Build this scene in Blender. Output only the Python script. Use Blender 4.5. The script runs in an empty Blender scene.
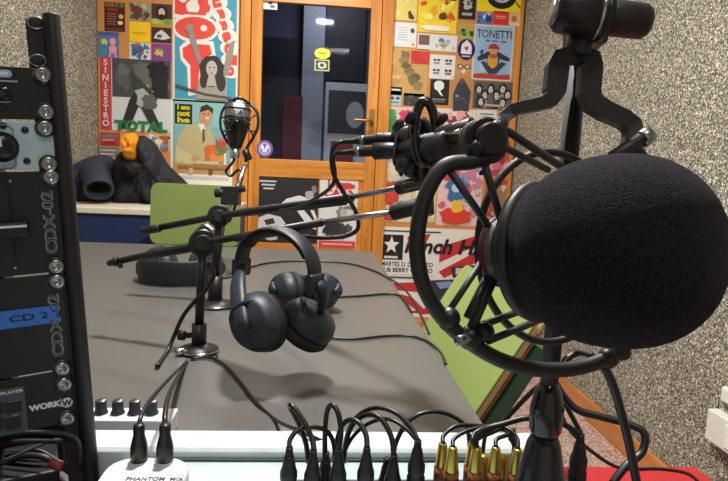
import bpy, math, random
from mathutils import Vector, Matrix, noise
PI = math.pi
W, H, F = 728.0, 481.0, 580.0
CAMH = 1.08
col = bpy.context.scene.collection

# ------------------------------------------------------------------ camera
roll = math.radians(2.6)
Yc = Vector(((318-364)/F, -(165-240.5)/F, -1.0)).normalized()
a_, b_ = math.sin(roll), math.cos(roll)
# choose c so that (a,b,c).Yc = 0
c_ = -(a_*Yc.x + b_*Yc.y)/Yc.z
Zc = Vector((a_, b_, c_)).normalized()
Xc = Yc.cross(Zc)
R = Matrix((Xc, Yc, Zc))
CAM = Vector((0, 0, CAMH))

def ray(px, py):
    return R @ Vector(((px-364)/F, -(py-240.5)/F, -1.0))
def P(px, py, d):
    return CAM + ray(px, py)*d
def onz(px, py, z):
    r = ray(px, py); return CAM + r*((z-CAM.z)/r.z)
def ony(px, py, y):
    r = ray(px, py); return CAM + r*((y-CAM.y)/r.y)
def onx(px, py, x):
    r = ray(px, py); return CAM + r*((x-CAM.x)/r.x)
def onp(px, py, o, n):
    r = ray(px, py); return CAM + r*((o-CAM).dot(n)/r.dot(n))
CR = R @ Vector((1, 0, 0)); CU = R @ Vector((0, 1, 0)); CB = R @ Vector((0, 0, 1))

cd = bpy.data.cameras.new('camera'); cam = bpy.data.objects.new('camera', cd); col.objects.link(cam)
cam.matrix_world = Matrix.Translation(CAM) @ R.to_4x4()
cd.sensor_width = 36; cd.lens = F/W*36; cd.clip_start = .02
bpy.context.scene.camera = cam

# ------------------------------------------------------------------ materials
def lin(c):
    out = []
    for v in c:
        v /= 255.0
        out.append(v/12.92 if v <= .04045 else ((v+.055)/1.055)**2.4)
    return (*out, 1)
_m = {}
def M(c, rough=.5, metal=0.0, var=.06, scale=60, bump=0.0, coat=0.0, spec=.5):
    key = (tuple(c), rough, metal, var, scale, bump, coat, spec)
    if key in _m: return _m[key]
    m = bpy.data.materials.new('mat_%d' % len(_m)); m.use_nodes = True
    nt = m.node_tree; b = nt.nodes['Principled BSDF']
    tc = nt.nodes.new('ShaderNodeTexCoord')
    n = nt.nodes.new('ShaderNodeTexNoise'); n.inputs['Scale'].default_value = scale; n.inputs['Detail'].default_value = 3
    nt.links.new(tc.outputs['Object'], n.inputs['Vector'])
    r = nt.nodes.new('ShaderNodeValToRGB')
    L = lin(c)
    r.color_ramp.elements[0].position = .3; r.color_ramp.elements[1].position = .7
    r.color_ramp.elements[0].color = tuple(x*(1-var) for x in L[:3])+(1,)
    r.color_ramp.elements[1].color = tuple(min(1, x*(1+var)) for x in L[:3])+(1,)
    nt.links.new(n.outputs['Fac'], r.inputs['Fac']); nt.links.new(r.outputs['Color'], b.inputs['Base Color'])
    b.inputs['Roughness'].default_value = rough; b.inputs['Metallic'].default_value = metal
    b.inputs['Coat Weight'].default_value = coat; b.inputs['Specular IOR Level'].default_value = spec
    if bump:
        bp = nt.nodes.new('ShaderNodeBump'); bp.inputs['Strength'].default_value = bump; bp.inputs['Distance'].default_value = .002
        nt.links.new(n.outputs['Fac'], bp.inputs['Height']); nt.links.new(bp.outputs['Normal'], b.inputs['Normal'])
    _m[key] = m
    return m

def speckle(name, stops, scale, bump, dist, rough=.9, second=None):
    """granular wall / terrazzo: voronoi cell colours through a ramp, with relief"""
    m = bpy.data.materials.new(name); m.use_nodes = True
    nt = m.node_tree; b = nt.nodes['Principled BSDF']; L = nt.links
    tc = nt.nodes.new('ShaderNodeTexCoord')
    v = nt.nodes.new('ShaderNodeTexVoronoi'); v.inputs['Scale'].default_value = scale; v.inputs['Randomness'].default_value = 1
    L.new(tc.outputs['Object'], v.inputs['Vector'])
    n = nt.nodes.new('ShaderNodeTexNoise'); n.inputs['Scale'].default_value = scale*.55; n.inputs['Detail'].default_value = 6; n.inputs['Roughness'].default_value = .75
    L.new(tc.outputs['Object'], n.inputs['Vector'])
    sep = nt.nodes.new('ShaderNodeSeparateColor'); L.new(v.outputs['Color'], sep.inputs['Color'])
    mx = nt.nodes.new('ShaderNodeMath'); mx.operation = 'MULTIPLY_ADD'; mx.inputs[1].default_value = .62
    mm = nt.nodes.new('ShaderNodeMath'); mm.operation = 'MULTIPLY'; mm.inputs[1].default_value = .38
    L.new(n.outputs['Fac'], mm.inputs[0]); L.new(sep.outputs['Red'], mx.inputs[0]); L.new(mm.outputs[0], mx.inputs[2])
    r = nt.nodes.new('ShaderNodeValToRGB'); L.new(mx.outputs[0], r.inputs['Fac'])
    els = r.color_ramp.elements
    els[0].position = stops[0][0]; els[0].color = lin(stops[0][1])
    els[1].position = stops[-1][0]; els[1].color = lin(stops[-1][1])
    for p, c in stops[1:-1]:
        e = els.new(p); e.color = lin(c)
    L.new(r.outputs['Color'], b.inputs['Base Color'])
    b.inputs['Roughness'].default_value = rough
    if bump:
        bp = nt.nodes.new('ShaderNodeBump'); bp.inputs['Strength'].default_value = bump; bp.inputs['Distance'].default_value = dist
        L.new(mx.outputs[0], bp.inputs['Height']); L.new(bp.outputs['Normal'], b.inputs['Normal'])
    return m

def wood(name, c1, c2, axis=2, rough=.35):
    m = bpy.data.materials.new(name); m.use_nodes = True
    nt = m.node_tree; b = nt.nodes['Principled BSDF']; L = nt.links
    tc = nt.nodes.new('ShaderNodeTexCoord'); mp = nt.nodes.new('ShaderNodeMapping')
    s = [26, 26, 26]; s[axis] = 1.6; mp.inputs['Scale'].default_value = s
    L.new(tc.outputs['Object'], mp.inputs['Vector'])
    n = nt.nodes.new('ShaderNodeTexNoise'); n.inputs['Scale'].default_value = 1.4; n.inputs['Detail'].default_value = 5; n.inputs['Distortion'].default_value = .5
    L.new(mp.outputs['Vector'], n.inputs['Vector'])
    r = nt.nodes.new('ShaderNodeValToRGB'); r.color_ramp.elements[0].position = .3; r.color_ramp.elements[1].position = .68
    r.color_ramp.elements[0].color = lin(c1); r.color_ramp.elements[1].color = lin(c2)
    L.new(n.outputs['Fac'], r.inputs['Fac']); L.new(r.outputs['Color'], b.inputs['Base Color'])
    b.inputs['Roughness'].default_value = rough
    return m

def glass_mat(name, tint=(.86, .9, .92, 1), refl=.006):
    m = bpy.data.materials.new(name); m.use_nodes = True
    nt = m.node_tree; nt.nodes.clear(); L = nt.links
    out = nt.nodes.new('ShaderNodeOutputMaterial'); mix = nt.nodes.new('ShaderNodeMixShader')
    t = nt.nodes.new('ShaderNodeBsdfTransparent'); t.inputs['Color'].default_value = tint
    g = nt.nodes.new('ShaderNodeBsdfGlossy'); g.inputs['Roughness'].default_value = .03
    n = nt.nodes.new('ShaderNodeTexNoise'); n.inputs['Scale'].default_value = 3
    mr = nt.nodes.new('ShaderNodeMapRange'); mr.inputs['To Min'].default_value = refl*.8; mr.inputs['To Max'].default_value = refl*1.2
    L.new(n.outputs['Fac'], mr.inputs['Value']); L.new(mr.outputs['Result'], mix.inputs['Fac'])
    L.new(t.outputs[0], mix.inputs[1]); L.new(g.outputs[0], mix.inputs[2]); L.new(mix.outputs[0], out.inputs['Surface'])
    return m

BLACK = M((22, 22, 26), .42); GLOSSB = M((14, 14, 17), .2, coat=.4); RUB = M((20, 20, 23), .6)
CHROME = M((205, 208, 212), .18, 1.0); STEEL = M((160, 162, 165), .3, 1.0); WHITE = M((222, 226, 228), .4)
CABLE = M((17, 17, 20), .38)

# ------------------------------------------------------------------ mesh builder
def frame_of(axis, hint=None):
    z = Vector(axis).normalized()
    h = Vector(hint) if hint is not None else (Vector((0, 0, 1)) if abs(z.z) < .9 else Vector((1, 0, 0)))
    x = h.cross(z)
    if x.length < 1e-6: x = Vector((0, 1, 0)).cross(z)
    x.normalize(); y = z.cross(x)
    return x, y, z
def smooth_path(pts, k=6, closed=False):
    pts = [Vector(p) for p in pts]
    if len(pts) < 3: return pts
    n = len(pts); out = []
    rng = range(n) if closed else range(n-1)
    for i in rng:
        if closed: p0, p1, p2, p3 = pts[i-1], pts[i], pts[(i+1) % n], pts[(i+2) % n]
        else: p0, p1, p2, p3 = pts[max(i-1, 0)], pts[i], pts[i+1], pts[min(i+2, n-1)]
        for j in range(k):
            t = j/k
            out.append(.5*((2*p1)+(p2-p0)*t+(2*p0-5*p1+4*p2-p3)*t*t+(3*p1-p0-3*p2+p3)*t**3))
    if not closed: out.append(pts[-1])
    return out
class MB:
    def __init__(s): s.v = []; s.f = []; s.mi = []; s.mats = []; s.sm = []
    def _m(s, m):
        if m not in s.mats: s.mats.append(m)
        return s.mats.index(m)
    def add(s, vs, fs, m, smooth=False):
        o = len(s.v); k = s._m(m); s.v += [Vector(v) for v in vs]
        for f in fs: s.f.append([i+o for i in f]); s.mi.append(k); s.sm.append(smooth)
        return s
    def box(s, c, size, m, R_=None):
        c = Vector(c); hx, hy, hz = [q/2 for q in size]
        ax = R_ if R_ else (Vector((1, 0, 0)), Vector((0, 1, 0)), Vector((0, 0, 1)))
        vs = [c+ax[0]*hx*i+ax[1]*hy*j+ax[2]*hz*k for i in (-1, 1) for j in (-1, 1) for k in (-1, 1)]
        return s.add(vs, [(0, 1, 3, 2), (4, 6, 7, 5), (0, 4, 5, 1), (2, 3, 7, 6), (0, 2, 6, 4), (1, 5, 7, 3)], m)
    def bb(s, x0, x1, y0, y1, z0, z1, m):
        return s.box(((x0+x1)/2, (y0+y1)/2, (z0+z1)/2), (abs(x1-x0), abs(y1-y0), abs(z1-z0)), m)
    def prism(s, pts, o, ux, uy, th, m, round_=0):
        """polygon pts (2D) in frame o,ux,uy; extruded th along ux x uy"""
        n = ux.cross(uy).normalized(); k = len(pts)
        lo = [o+ux*p[0]+uy*p[1] for p in pts]; hi = [v+n*th for v in lo]
        fs = [list(range(k))[::-1], [i+k for i in range(k)]]+[(i, (i+1) % k, (i+1) % k+k, i+k) for i in range(k)]
        return s.add(lo+hi, fs, m)
    def lathe(s, prof, o, axis, m, n=28, hint=None, smooth=True, sx=1, sy=1):
        """prof [(r, t)] around axis from o"""
        x, y, z = frame_of(axis, hint); o = Vector(o)
        rings = []; vs = []; fs = []
        for r, t in prof:
            if r <= 1e-7: rings.append([len(vs)]); vs.append(o+z*t)
            else:
                rings.append(list(range(len(vs), len(vs)+n)))
                vs += [o+z*t+x*(r*sx*math.cos(2*PI*i/n))+y*(r*sy*math.sin(2*PI*i/n)) for i in range(n)]
        for a, b in zip(rings, rings[1:]):
            if len(a) == 1 and len(b) == 1: continue
            for i in range(n):
                j = (i+1) % n
                if len(a) == 1: fs.append((a[0], b[i], b[j]))
                elif len(b) == 1: fs.append((a[i], b[0], a[j]))
                else: fs.append((a[i], b[i], b[j], a[j]))
        if len(rings[0]) > 1: fs.append(rings[0])
        if len(rings[-1]) > 1: fs.append(rings[-1][::-1])
        return s.add(vs, fs, m, smooth)
    def cyl(s, a, b, r, m, r2=None, n=20, bev=None):
        a = Vector(a); b = Vector(b); L = (b-a).length; r2 = r if r2 is None else r2
        e = bev if bev is not None else min(r, r2, L)*.12
        return s.lathe([(0, 0), (r-e, 0), (r, e), (r2, L-e), (r2-e, L), (0, L)], a, b-a, m, n)
    def sph(s, c, r, m, n=20, axes=None):
        rr = r if hasattr(r, '__len__') else (r, r, r)
        ax = axes if axes else (Vector((1, 0, 0)), Vector((0, 1, 0)), Vector((0, 0, 1)))
        vs = []; fs = []; k = n//2; c = Vector(c)
        for i in range(k+1):
            th = PI*i/k
            for j in range(n):
                ph = 2*PI*j/n
                vs.append(c+ax[0]*rr[0]*math.sin(th)*math.cos(ph)+ax[1]*rr[1]*math.sin(th)*math.sin(ph)+ax[2]*rr[2]*math.cos(th))
        for i in range(k):
            for j in range(n):
                q = (j+1) % n
                fs.append((i*n+j, (i+1)*n+j, (i+1)*n+q, i*n+q))
        return s.add(vs, fs, m, True)
    def tube(s, pts, r, m, n=10, k=6, closed=False, smooth=True, flat=1.0, hint=None):
        """swept tube; r number or list per control point; flat squashes it along its second axis"""
        rs = r if hasattr(r, '__len__') else [r]*len(pts)
        ctrl = [Vector(p) for p in pts]
        if k > 1 and len(pts) > 2:
            path = smooth_path(ctrl, k, closed)
            rr = []
            for i in range(len(path)):
                t = i/k; i0 = int(t); fr = t-i0
                i1 = (i0+1) % len(rs) if closed else min(i0+1, len(rs)-1)
                i0 = i0 % len(rs)
                rr.append(rs[i0]*(1-fr)+rs[i1]*fr)
        else: path = ctrl; rr = list(rs)
        N = len(path); vs = []; fs = []; px = None
        for i, p in enumerate(path):
            if closed: t = path[(i+1) % N]-path[i-1]
            else: t = path[min(i+1, N-1)]-path[max(i-1, 0)]
            if t.length < 1e-9: t = Vector((0, 0, 1))
            t.normalize()
            if hint is not None: x = Vector(hint) - t*Vector(hint).dot(t); x.normalize()
            elif px is None: x, _, _ = frame_of(t)
            else:
                x = px-t*px.dot(t); x.normalize()
            px = x; y = t.cross(x)
            for j in range(n):
                a = 2*PI*j/n+(PI/4 if n == 4 else 0)
                vs.append(p+x*rr[i]*math.cos(a)+y*rr[i]*flat*math.sin(a))
        for i in range(N if closed else N-1):
            for j in range(n):
                a, b = i*n+j, i*n+(j+1) % n; c, d = ((i+1) % N)*n+(j+1) % n, ((i+1) % N)*n+j
                fs.append((a, b, c, d))
        if not closed: fs += [list(range(n))[::-1], [(N-1)*n+j for j in range(n)]]
        return s.add(vs, fs, m, smooth and n > 4)
    def rod(s, a, b, r, m, n=12): return s.tube([a, b], r, m, n, k=1)
    def text(s, body, o, ux, uy, h, m, th=.0004, align='CENTER', bold=0.0, width=None, shear=0):
        cu = bpy.data.curves.new('tmp', 'FONT'); cu.body = body; cu.size = 1; cu.align_x = align; cu.align_y = 'CENTER'
        cu.offset = bold; cu.shear = shear; cu.resolution_u = 3
        ob = bpy.data.objects.new('tmp', cu); col.objects.link(ob)
        dg = bpy.context.evaluated_depsgraph_get(); me = ob.evaluated_get(dg).to_mesh()
        co = [v.co.copy() for v in me.vertices]; fs = [list(p.vertices) for p in me.polygons]
        ob.evaluated_get(dg).to_mesh_clear(); bpy.data.objects.remove(ob); bpy.data.curves.remove(cu)
        if not co: return s
        hgt = .72; wd = max(v.x for v in co)-min(v.x for v in co)
        sx = (width/wd) if width else h/hgt
        nrm = ux.cross(uy).normalized()
        s.add([o+ux*v.x*sx+uy*v.y*h/hgt+nrm*th for v in co], fs, m)
        return s
    def build(s, name, parent=None, bevel=0, sub=0, origin=None, seg=2):
        me = bpy.data.meshes.new(name)
        if parent is None:
            if origin is None:
                xs = [v.x for v in s.v]; ys = [v.y for v in s.v]; zs = [v.z for v in s.v]
                origin = Vector(((min(xs)+max(xs))/2, (min(ys)+max(ys))/2, min(zs)))
            loc = origin; inv = Matrix.Translation(-origin)
        else:
            root = parent
            while root.parent: root = root.parent
            inv = mats_[root.name].inverted(); loc = Vector((0, 0, 0))
            if parent.type == 'MESH' and parent.parent is None:   # part of a mesh thing
                pass
        me.from_pydata([inv @ v for v in s.v], [], s.f)
        for m in s.mats: me.materials.append(m)
        for p, k, q in zip(me.polygons, s.mi, s.sm): p.material_index = k; p.use_smooth = q
        me.update()
        o = bpy.data.objects.new(name, me); col.objects.link(o); o.location = loc
        if parent: o.parent = parent
        else: mats_[o.name] = Matrix.Translation(loc)
        if bevel:
            b = o.modifiers.new('b', 'BEVEL'); b.width = bevel; b.segments = seg; b.limit_method = 'ANGLE'; b.angle_limit = .6
        if sub:
            b = o.modifiers.new('s', 'SUBSURF'); b.levels = sub; b.render_levels = sub
        return o
mats_ = {}
def tag(o, label, cat, group=None, kind=None):
    o['label'] = label; o['category'] = cat
    if group: o['group'] = group
    if kind: o['kind'] = kind
    return o
def thing(name, label, cat, loc, group=None, M4=None):
    o = bpy.data.objects.new(name, None); col.objects.link(o); o.empty_display_size = .02
    m = M4 if M4 is not None else Matrix.Translation(Vector(loc))
    o.matrix_world = m; mats_[o.name] = m.copy()
    return tag(o, label, cat, group)
def struct(mb, name, bevel=0):
    o = mb.build(name, bevel=bevel); o['kind'] = 'structure'; return o
def copy_tree(o, parent=None):
    c = o.copy(); col.objects.link(c)
    if parent: c.parent = parent
    for ch in list(o.children): copy_tree(ch, c)
    return c
def clone(root, M4, label, group=None):
    c = copy_tree(root); c.matrix_world = M4; c['label'] = label
    if group: c['group'] = group
    return c
def basis(o, x, y, z):
    return Matrix(((x.x, y.x, z.x, o.x), (x.y, y.y, z.y, o.y), (x.z, y.z, z.z, o.z), (0, 0, 0, 1)))
EX, EY, EZ = Vector((1, 0, 0)), Vector((0, 1, 0)), Vector((0, 0, 1))

# ------------------------------------------------------------------ room
YW, XR, XL, YB, ZC = 3.70, 1.22, -1.40, -1.5, 2.6
XL = ony(98.5, 60, YW).x; XR = ony(523, 30, YW).x
BF = YW-.03     # front face of boards and door
granular = speckle('granular_plaster', [(.2, (62, 60, 52)), (.4, (104, 100, 87)), (.55, (140, 135, 119)), (.68, (178, 172, 152)), (.8, (244, 238, 220))], 210, .8, .005)
terrazzo = speckle('terrazzo', [(.2, (120, 92, 80)), (.4, (164, 134, 120)), (.55, (182, 154, 140)), (.7, (198, 174, 160)), (.85, (222, 206, 194))], 150, .05, .001, rough=.45)
pine = wood('pine_wood', (186, 112, 36), (226, 154, 66), 2)
pineh = wood('pine_wood_across', (186, 112, 36), (226, 154, 66), 0)
piney = wood('pine_wood_along', (176, 106, 52), (206, 136, 74), 1)
cork = M((206, 140, 72), .7, var=.14, scale=90)
paint = M((200, 198, 190), .8)
struct(MB().bb(XL-.1, XR+.1, YB-.1, YW+3, -.1, 0, terrazzo), 'floor')
struct(MB().bb(XL-.1, XR+.1, YB-.1, YW+3, ZC, ZC+.1, paint), 'ceiling')
struct(MB().bb(XR, XR+.1, YB, YW, 0, ZC, granular), 'wall_right')
struct(MB().bb(XL-.1, XL, YB, YW, 0, ZC, granular), 'wall_left')
struct(MB().bb(XL-.1, XR+.1, YB-.1, YB, 0, ZC, paint), 'wall_near')
gx0 = ony(240, 120, YW).x; gx1 = ony(381, 120, YW).x
struct(MB().bb(XL-.1, gx0, YW, YW+.12, 0, ZC, paint), 'wall_far')
struct(MB().bb(gx1, XR+.1, YW, YW+.12, 0, ZC, paint), 'wall_far_right')
dtop = 2.16
struct(MB().bb(gx0, gx1, YW, YW+.12, dtop+.05, ZC, paint), 'wall_far_lintel')
struct(MB().bb(XR-.018, XR, YB, YW-.02, 0, .092, piney), 'baseboard_right', .003)
struct(MB().bb(gx1+.07, XR-.018, YW-.045, YW, 0, .10, pineh), 'baseboard_far', .003)
struct(MB().bb(XL, XL+.018, YB, YW-.02, 0, .092, piney), 'baseboard_left', .003)

# poster boards on the far wall
bl0, bl1 = XL+.004, ony(239, 100, YW).x
bd = MB(); bd.bb(bl0, bl1, BF+.005, YW, .86, 2.35, cork)
tag(bd.build('pin_board', bevel=.002), 'brown pin board left of the door, behind the jackets, full of posters', 'pin board')
br0, br1 = ony(388, 120, YW).x, XR-.012
root = thing('pin_board', 'brown pin board right of the door with a wooden edge, crowded with flyers', 'pin board', ((br0+br1)/2, YW-.01, .1))
MB().bb(br0, br1-.024, BF+.005, YW, .10, 2.35, cork).build('panel', root)
MB().bb(br1-.024, br1, BF-.004, YW, .10, 2.35, pine).build('edge_strip', root, bevel=.002)

# door: frame, stiles, rails, glass, handle
X = lambda px, py=120: ony(px, py, BF).x
Z = lambda px, py: ony(px, py, BF).z
fr = MB(); fr.bb(X(239), X(249), BF-.02, YW+.12, 0, dtop+.05, pine); fr.bb(X(377.5), X(389), BF-.02, YW+.12, 0, dtop+.05, pine); fr.bb(X(249), X(377.5), BF-.02, YW+.12, dtop, dtop+.05, pineh)
d = struct(fr, 'door_frame', .004); d.name = 'trim_1'
dl = MB(); x0, x1, g0, g1 = X(249.6), X(377), X(260.5), X(366.5)
zr0, zr1 = Z(300, 178), Z(300, 160)
dl.bb(x0, g0, BF-.002, BF+.04, .01, dtop-.004, pine); dl.bb(g1, x1, BF-.002, BF+.04, .01, dtop-.004, pine)
dl.bb(g0, g1, BF-.002, BF+.04, zr0, zr1, pineh); dl.bb(g0, g1, BF-.002, BF+.04, dtop-.12, dtop-.004, pineh)
dl.bb(g0, g1, BF+.006, BF+.03, .01, zr0, pineh)
door = struct(dl, 'door_1', .003)
def child(mb, name, parent, **k):
    return mb.build(name, parent, **k)
child(MB().bb(g0, g1, BF+.014, BF+.020, zr1, dtop-.12, glass_mat('door_glass')), 'glass_pane', door)
hd = MB(); hc = ony(371.5, 122, BF-.004)
BRASS = M((176, 138, 74), .3, .9)
hd.box(hc+Vector((0, 0, -.02)), (.03, .008, .2), BRASS); hd.cyl(hc, hc+Vector((0, -.05, 0)), .009, BRASS)
hp = ony(353, 126, BF-.05); hd.tube([hc+Vector((0, -.045, 0)), hc+Vector((-.03, -.05, .004)), Vector((hp.x, hc.y-.05, hc.z+.006))], [.009, .009, .006], BRASS)
child(hd, 'door_handle', door)

# corridor beyond the glass
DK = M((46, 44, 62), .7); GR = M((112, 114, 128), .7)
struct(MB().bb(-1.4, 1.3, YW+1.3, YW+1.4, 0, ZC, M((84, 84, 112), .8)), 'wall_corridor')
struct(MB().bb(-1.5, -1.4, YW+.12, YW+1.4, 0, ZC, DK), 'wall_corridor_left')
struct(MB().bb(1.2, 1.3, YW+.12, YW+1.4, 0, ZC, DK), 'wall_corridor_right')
yc = YW+1.28
p0 = ony(303, 60, yc).x; p1 = ony(324, 60, yc).x
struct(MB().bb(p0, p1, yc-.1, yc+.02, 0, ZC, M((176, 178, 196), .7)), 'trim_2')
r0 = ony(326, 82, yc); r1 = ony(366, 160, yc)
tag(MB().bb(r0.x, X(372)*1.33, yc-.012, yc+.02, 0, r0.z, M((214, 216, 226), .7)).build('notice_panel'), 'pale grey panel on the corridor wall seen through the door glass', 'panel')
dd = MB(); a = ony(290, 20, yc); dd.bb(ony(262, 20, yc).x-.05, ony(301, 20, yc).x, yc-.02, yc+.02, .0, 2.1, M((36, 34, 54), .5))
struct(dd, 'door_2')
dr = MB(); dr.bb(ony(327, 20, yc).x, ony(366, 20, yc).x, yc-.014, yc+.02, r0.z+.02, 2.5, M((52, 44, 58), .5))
tag(dr.build('curtain'), 'dark brown hanging seen high through the right of the door glass', 'curtain')
q0 = ony(329, 90, yc-.02); q1 = ony(364, 134, yc-.02)
pf = MB(); pf.bb(q0.x, q1.x, yc-.03, yc-.012, q1.z, q0.z, M((20, 20, 30), .4))
cc = (q0+q1)/2+Vector((.07, 0, -.02)); 
ell = [(.075*math.cos(t*PI/10), .11*math.sin(t*PI/10)) for t in range(20)]
pf.prism(ell, Vector((cc.x, yc-.0305, cc.z)), EX, EZ, .001, M((190, 192, 200), .6))
tag(pf.build('framed_picture'), 'black picture with a pale oval on the corridor wall behind the glass', 'picture')
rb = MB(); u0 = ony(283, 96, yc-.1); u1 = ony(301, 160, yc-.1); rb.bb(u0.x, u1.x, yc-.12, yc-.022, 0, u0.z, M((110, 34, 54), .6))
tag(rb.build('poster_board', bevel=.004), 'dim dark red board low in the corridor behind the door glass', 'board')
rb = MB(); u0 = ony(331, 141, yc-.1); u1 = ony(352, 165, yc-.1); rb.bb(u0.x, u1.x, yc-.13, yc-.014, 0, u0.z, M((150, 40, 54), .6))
tag(rb.build('red_box', bevel=.004), 'small red box under the black picture in the corridor', 'box')

# ------------------------------------------------------------------ posters
class Poster:
    def __init__(s, name, label, cat, x0, y0, x1, y1, base, Y=None, group=None, tilt=0, lift=0):
        Y = (BF+.005 if Y is None else Y)-lift
        pm = ((x0+x1)/2, (y0+y1)/2)
        c = ony(*pm, Y)
        w = abs((ony(x1, pm[1], Y)-ony(x0, pm[1], Y)).x); h = abs((ony(pm[0], y0, Y)-ony(pm[0], y1, Y)).z)
        t = math.radians(tilt); s.ux = Vector((math.cos(t), 0, math.sin(t))); s.uy = Vector((-math.sin(t), 0, math.cos(t)))
        s.w, s.h, s.c = w, h, c; s.k = 0; s.mb = MB(); s.args = (name, label, cat, group)
        s.mb.box(c+Vector((0, -.0005, 0)), (w, .0014, h), s.m(base), (s.ux, EY, s.uy)); s.off = .0013
    def m(s, c): return c if not isinstance(c, tuple) else M(c, .55, var=.04, scale=40)
    def pt(s, x, y):
        return s.c+s.ux*(x-.5)*s.w+s.uy*(.5-y)*s.h+Vector((0, -s.off, 0))
    def poly(s, pts, c):
        s.off += .00022
        n = len(pts); s.mb.add([s.pt(*p) for p in pts], [list(range(n))], s.m(c)); return s
    def rect(s, x0, y0, x1, y1, c): return s.poly([(x0, y0), (x1, y0), (x1, y1), (x0, y1)], c)
    def ell(s, cx, cy, rx, ry, c, n=18, jit=0, seed=1, rot=0):
        rd = random.Random(seed); pts = []
        for i in range(n):
            a = 2*PI*i/n; k = 1+jit*(rd.random()-.5)
            ex, ey = rx*k*math.cos(a)*s.w, ry*k*math.sin(a)*s.h
            ex, ey = ex*math.cos(rot)-ey*math.sin(rot), ex*math.sin(rot)+ey*math.cos(rot)
            pts.append((min(.995, max(.005, cx+ex/s.w)), min(.995, max(.005, cy+ey/s.h))))
        return s.poly(pts, c)
    def line(s, pts, wd, c):
        """thick polyline in normalised coordinates, wd relative to width"""
        for a, b in zip(pts, pts[1:]):
            d = Vector(((b[0]-a[0])*s.w, (b[1]-a[1])*s.h)); 
            if d.length < 1e-6: continue
            d.normalize(); nx, ny = -d.y*wd*s.w/2, d.x*wd*s.w/2
            ex, ey = d.x*wd*s.w*.25, d.y*wd*s.w*.25
            q = [(a[0]+(nx-ex)/s.w, a[1]+(ny-ey)/s.h), (b[0]+(nx+ex)/s.w, b[1]+(ny+ey)/s.h), (b[0]+(-nx+ex)/s.w, b[1]+(-ny+ey)/s.h), (a[0]+(-nx-ex)/s.w, a[1]+(-ny-ey)/s.h)]
            s.poly(q, c)
        return s
    def text(s, t, x, y, h, c, width=None, bold=0.0, rot=0, shear=0):
        s.off += .0003; a = math.radians(rot)
        ux = s.ux*math.cos(a)+s.uy*math.sin(a); uy = -s.ux*math.sin(a)+s.uy*math.cos(a)
        s.mb.text(t, s.pt(x, y), ux, uy, h*s.h, s.m(c), th=0, bold=bold, width=(width*s.w if width else None), shear=shear); return s
    def blobs(s, pal, n, seed, x0=0, y0=0, x1=1, y1=1, size=.12, jit=.7):
        rd = random.Random(seed)
        for i in range(n):
            rx = size*(.4+rd.random()); ry = rx*s.w/s.h*(.6+.8*rd.random())
            cx = x0+rx+rd.random()*max(.001, (x1-x0-2*rx)); cy = y0+ry+rd.random()*max(.001, (y1-y0-2*ry))
            s.ell(min(x1-.01, cx), min(y1-.01, cy), rx, ry, pal[rd.randrange(len(pal))], 10, jit, seed*99+i, rd.random()*3)
        return s
    def done(s):
        n, l, c, g = s.args
        return tag(s.mb.build(n), l, c, g)
G1 = 'flyers on the left pin board'; G2 = 'flyers on the right pin board'
# --- left board
p = Poster('flyer', 'dark red poster with a yellow figure, top left of the left board', 'flyer', 104.5, 2.5, 125, 31.5, (70, 26, 22), group=G1)
p.rect(.05, .02, .95, .16, (120, 110, 40)); p.blobs([(150, 140, 70), (70, 60, 30)], 8, 3, .1, .02, .9, .15, .07)
p.rect(.12, .2, .66, .3, (150, 40, 34))
for i in range(5): p.rect(.14, .38+i*.09, .58, .41+i*.09, (170, 110, 90))
p.ell(.82, .48, .12, .08, (236, 176, 80)); p.ell(.78, .7, .13, .07, (240, 214, 150)); p.rect(.05, .9, .95, .98, (110, 50, 40)); p.done()
p = Poster('flyer', 'small green and grey flyer beside the dark red poster, above the yellow card', 'flyer', 129.5, 2.5, 151, 21, (150, 150, 112), group=G1)
p.blobs([(96, 128, 72), (70, 90, 60), (190, 186, 160), (90, 60, 66), (128, 40, 52)], 16, 5, 0, 0, 1, 1, .14).done()
p = Poster('flyer', 'small flyer with a dark haired face on green, right of the green and grey one', 'flyer', 151.5, 4, 172, 25, (84, 44, 44), group=G1)
p.rect(0, .72, 1, 1, (166, 176, 60)); p.ell(.5, .42, .3, .36, (28, 22, 20), jit=.2); p.ell(.5, .42, .16, .22, (206, 184, 164)); p.ell(.5, .62, .2, .13, (30, 24, 22)); p.ell(.2, .85, .2, .12, (180, 186, 84)); p.ell(.8, .85, .2, .12, (120, 146, 60)); p.done()
p = Poster('flyer', 'plain bright yellow square card with one line of small writing', 'flyer', 129.5, 22, 150, 42, (250, 202, 16), group=G1)
p.rect(.15, .52, .85, .56, (206, 130, 20)); p.rect(.25, .6, .75, .63, (214, 140, 20)); p.done()
p = Poster('flyer', 'small dark flyer with a white cap shape, right of the yellow card', 'flyer', 151.5, 25.5, 171.5, 43, (52, 40, 30), group=G1)
p.rect(0, 0, 1, .12, (190, 140, 60)); p.poly([(.1, .75), (.25, .45), (.5, .25), (.75, .45), (.95, .7), (.6, .82)], (206, 208, 200)); p.ell(.4, .62, .13, .1, (80, 84, 74)); p.done()
p = Poster('flyer', 'white flyer with blue and red scribbled letters below the yellow card', 'flyer', 129.5, 43, 150.5, 61, (214, 210, 204), group=G1)
p.blobs([(50, 120, 160), (60, 90, 140), (196, 60, 60), (90, 140, 110)], 16, 8, .02, .02, .98, .98, .12).done()
p = Poster('flyer', 'small purple flyer with a little green flower, below the white cap', 'flyer', 151.5, 44, 171.5, 62, (134, 60, 138), group=G1)
p.blobs([(196, 190, 90), (120, 150, 70), (170, 90, 60)], 8, 9, .1, .1, .65, .7, .13).done()
p = Poster('flyer', 'blue flyer with a pink figure at the left edge of the left board', 'flyer', 98.5, 32, 119, 58, (84, 118, 172), group=G1)
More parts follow.
